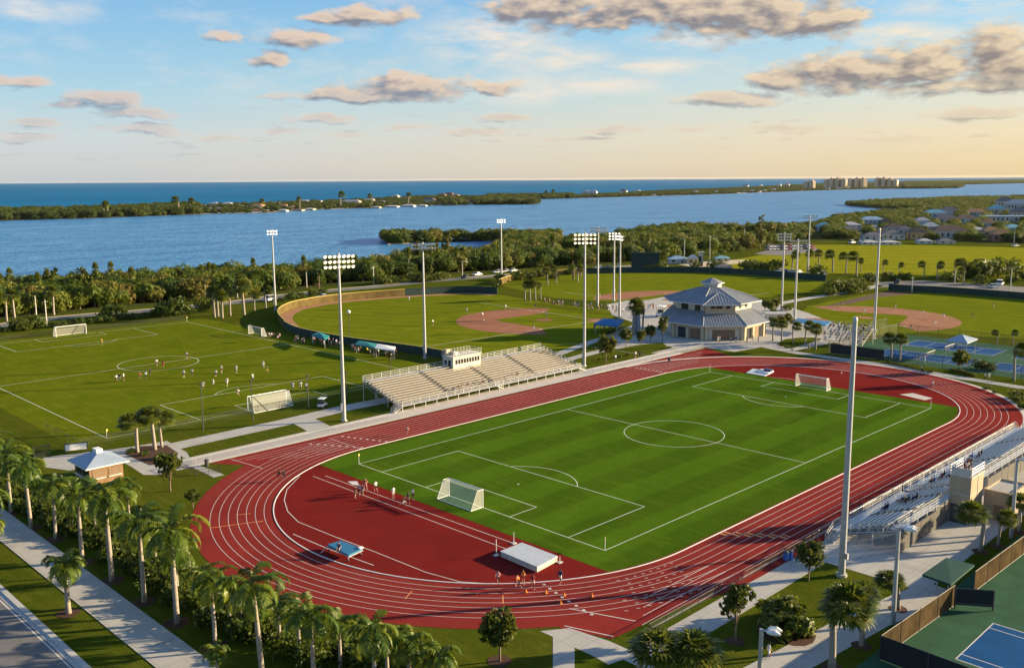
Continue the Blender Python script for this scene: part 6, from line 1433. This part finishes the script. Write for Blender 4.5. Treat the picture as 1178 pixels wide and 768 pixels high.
# practice field players
for x,y,ps,a,b,lb in ((117,397,'stand','yellow','yellow','goalkeeper in yellow in front of the far practice goal'),(180.5,421.5,'walk','white','black','player in white inside the centre circle near the edge'),(188,424,'run','red','red','player in red inside the centre circle'),(215,413,'walk','white','black','player in white top at the far edge of the centre circle'),
 (134,440,'run','white','black','player in white, leftmost of the three in a bunch'),(138,438.5,'walk','black','white','player in black, middle of the three in a bunch'),(142.5,438.5,'stand','white','black','player in white, rightmost of the three in a bunch'),(162,437.5,'run','maroon','black','player in dark red beside the centre circle'),(168,436.5,'walk','white','black','player in white between two dark shirts'),(173,432,'stand','black','black','player in black at the lower edge of the centre circle'),
 (211.5,434.5,'walk','white','black','player in white in the pair right of the centre circle, left one'),(221,433.5,'run','white','black','player in white in the pair right of the centre circle, right one'),(246,445,'walk','white','white','player all in white among the group before the near goal'),(248.5,434.5,'run','white','black','player in white with dark shorts behind the all-white one'),(255,429,'stand','white','black','player in white farther from the near goal'),(261.5,444,'walk','white','white','player all in white closest to the penalty box line'),(272,429,'stand','white','white','player in white nearest the centre of the touchline side'),(274.5,454,'crouch','white','black','player in white crouching just outside the goal area'),(234,448,'run','white','white','player in white running behind the lamp post'),(291,438.5,'walk','white','white','player in white behind the second lamp post'),
 (303,424,'stand','white','white','player in white standing upright beside the dark bending one'),(307,430,'run','black','yellow','player in black bending at the right of the field'),(337,449,'stand','white','white','player in white beside the near goal, left of three'),(346,448.5,'hips','white','white','player in white beside the near goal, middle of three'),(352.5,450,'stand','white','black','player in white beside the near goal, right of three')):
    pp_(x,y,ps,a,b,lb,s=1.22)
# side-line groups
cols=['white','blue','maroon','purple','yellow','grey','teal','black','red','navy','pink','white']
def crowd(n,p,q,ps,lb,grp,w=1.6,s=1.15,pal=None,z=.01,rz=None):
    a=G(*p);b=G(*q); d=(b-a); nn=Vector((-d.y,d.x,0)).normalized()
    for i in range(n):
        c=a.lerp(b,(i+R_.uniform(-.35,.35)+.5)/n)+nn*R_.uniform(-w,w); c.z=z
        person(c,R_.choice(ps),R_.random()*6.28 if rz is None else rz+R_.uniform(-.5,.5),R_.choice(pal or cols),R_.choice(['black','navy','grey','white']),lb,grp,s)
crowd(8,(307,385),(322,389.5),['ground','crouch'],'player sitting on the grass beside the spare goal','players resting by the spare goal')
crowd(9,(336,391),(354,395),['ground','crouch','stand'],'player in the row between the resting group and the teal tent','players along the sideline')
crowd(16,(358,393),(390,400),['stand','hips','walk'],'player in the standing group around the first teal tent','players around the first team tent',2.0,1.2,['white','purple','purple','maroon','pink','white','grey'])
crowd(16,(408,402),(458,412),['stand','hips','walk','crouch'],'player standing under and beside the white-ended tent','players around the second team tent',2.0,1.2,['black','black','white','maroon','yellow','navy'])
# ball players
for x,y,ps,a,b,lb in ((470.6,346.5,'stand','white','white','outfielder alone in the middle of the left outfield'),(537,360,'stand','white','white','fielder at the outer edge of the left infield clay'),(555,364,'crouch','white','white','infielder on the left clay near second base'),(498,374.5,'stand','white','black','outfielder in dark shorts left of the infield clay'),(629,366.5,'reach','white','black','pitcher on the left mound'),(616,355.5,'walk','navy','grey','base runner in navy near first base of the left field'),(614,381.5,'stand','white','white','fielder at third base of the left field'),(582,355,'crouch','white','grey','fielder behind second base on the left clay'),(600,381,'x','',' ',''),
 (707,337.5,'walk','white','grey','player on the middle clay beside the floodlight poles'),(690,343,'stand','white','white','player at the edge of the middle infield'),
 (969.5,353,'crouch','white','black','fielder crouching near first base of the right infield'),(994,361,'stand','white','white','player in white on the right infield grass'),(1030,356.5,'reach','white','white','fielder on the far edge of the right clay'),(1062,362,'crouch','white','white','infielder in the middle of the right clay'),(1085.5,367,'reach','white','white','player stretching up at second base of the right field'),(1075.5,376,'run','white','white','runner on the near side of the right clay'),(1048,380.5,'run','black','white','player with black shirt at the low edge of the right clay'),(1118.5,366.5,'run','black','white','outfielder in black shirt just beyond the right clay'),(1143.5,354,'reach','black','white','outfielder reaching out before the right outfield wall'),(993.5,352,'x','','','')):
    if ps!='x': pp_(x,y,ps,a,b,lb,s=1.25)
# spectators and others
crowd(36,(622,348.5),(724,361.5),['stand','hips','walk','sit'],'spectator in the crowd along the dugout fence of the left ball field','spectators by the left dugout fence',2.4,1.2,None,.3)
crowd(10,(732,357),(765,356),['stand','hips','walk'],'spectator standing between the tarp cage and the clubhouse','people left of the clubhouse',5,1.2)
crowd(10,(682,379),(716,381.5),['stand','hips'],'person under the blue awning','people under the blue awning',1.2,1.15,['white','white','navy','grey'])
crowd(8,(820,394),(876,393.5),['stand','hips','walk'],'person standing before the clubhouse arcade','people before the clubhouse',1.5,1.15,['black','navy','grey','white'])
for x,y,ps,a,b,lb in ((708,416,'stand','white','navy','person in white at the fence next to the lawn island, left of two'),(736,411.5,'hips','navy','black','person in dark top on the lawn island by the fence'),(731,412,'stand','white','black','person in white on the lawn island by the fence'),(930,403,'walk','black','black','person in black walking where the path forks right of the clubhouse'),(911,405,'crouch','grey','black','person bending on the footpath outside the far bend'),(1060,429,'walk','white','black','tennis player on the upper court near the net'),(1064,418,'reach','white','white','tennis player at the upper front court')):
    pp_(x,y,ps,a,b,lb,s=1.15)
# stand on the right ball field with its white-clad crowd
wst=thing('bleacher','small aluminium bleacher packed with spectators behind the right home plate','bleacher',at(968,396),dirpx(952,400,984,404))
NS=7
for i in range(NS):
    MB().boxp(-6.2,6.2,-.1+i*1.05,.25+i*1.05,.75+i*.62,.81+i*.62).obj('bench',K['alu'],wst); MB().boxp(-6.2,6.2,-.55+i*1.05,-.12+i*1.05,.30+i*.62,.36+i*.62).obj('footboard',K['alu'],wst)
mb=MB()
for x in (-6,-3,0,3,6): mb.tube((x,-.5,.2),(x,NS*1.05-.4,NS*.62+.1),.06,None,5); mb.boxp(x-.05,x+.05,NS*1.05-.45,NS*1.05-.35,0,NS*.62)
mb.obj('understructure',K['steel'],wst)
q=wst.rotation_euler.z; ca,sa=math.cos(q),math.sin(q)
for i in range(NS):
    for j in range(12):
        if R_.random()<.72:
            x=-5.9+11.8*j/11+R_.uniform(-.2,.2); y=-.02+i*1.05; l=wst.location
            person((l.x+x*ca-y*sa,l.y+x*sa+y*ca,.81+i*.62),'sit',q+PI+R_.uniform(-.3,.3),R_.choice(['white','white','white','white','grey','black','pink']),R_.choice(['white','grey','black']),'spectator seated in the packed bleacher behind the right home plate','spectators in the packed bleacher',1.15)
# people on the two track stands
def seated(st,row,x,shirt,lb,grp,pit,rise,z0,pose='sit'):
    q=st.rotation_euler.z; y=1.3+row*pit+pit*.62; z=z0+row*rise+.42; l=st.location
    person((l.x+x*math.cos(q)-y*math.sin(q),l.y+x*math.sin(q)+y*math.cos(q),z),pose,q+PI,shirt,R_.choice(['black','navy','grey']),lb,grp,1.05)
for r_,x,c_n in ((0,15.5,'navy'),(0,17.2,'black'),(0,18,'grey'),(1,20.5,'navy'),(0,23.5,'black'),(1,25,'grey'),(0,26,'navy'),(0,31,'grey'),(1,36,'black'),(0,40.5,'grey')): seated(S1,r_,x,c_n,'spectator sitting low on the cream bleacher behind its front rail','spectators on the cream bleacher',.92,.29,1.15)
for r_,x,c_n in ((2,7.0,'black'),(2,7.8,'navy'),(3,7.4,'black'),(3,8.4,'black'),(4,8.0,'navy'),(1,10.5,'black'),(1,11.3,'navy'),(4,6.6,'black')): seated(S2a,r_,x,c_n,'spectator in dark clothes in the cluster on the nearer silver bleacher','spectators on the nearer silver bleacher',.78,.31,1.1)
for i in range(16): seated(S2b,R_.randrange(0,4),R_.uniform(24,45),R_.choice(['red','maroon','navy','black','blue','white']),'spectator among those by the front rail of the far silver bleacher','spectators on the far silver bleacher',.78,.31,1.1)
for x in (0.8,2.0,-1.2,-2.4): person((43.4+x*.7,-81.0+.5*(x%1.3)-.3,6.71),R_.choice(['stand','hips']),R_.random()*6,R_.choice(['maroon','black','white']),'black','person standing on the railed roof of the block press box','people on the press box roof',1.05)

pp_(884,758,'walk','white','white','person all in white on the grass beside the bottom-edge street lamp',None,1.05)
# ---------------------------------------------------------------- air
mb=MB().boxp(-27000,27000,-27000,27000,-2.8,50.5); hz=mb.obj('haze',None); hz['kind']='stuff'
hm=bpy.data.materials.new('haze air'); hm.use_nodes=True; t=hm.node_tree; t.nodes.remove(t.nodes['Principled BSDF'])
pv=t.nodes.new('ShaderNodeVolumePrincipled'); pv.inputs['Color'].default_value=(.95,.95,.95,1); pv.inputs['Density'].default_value=0.8e-5; pv.inputs['Anisotropy'].default_value=.3
t.links.new(pv.outputs[0],t.nodes['Material Output'].inputs['Volume']); hz.data.materials.clear(); hz.data.materials.append(hm)
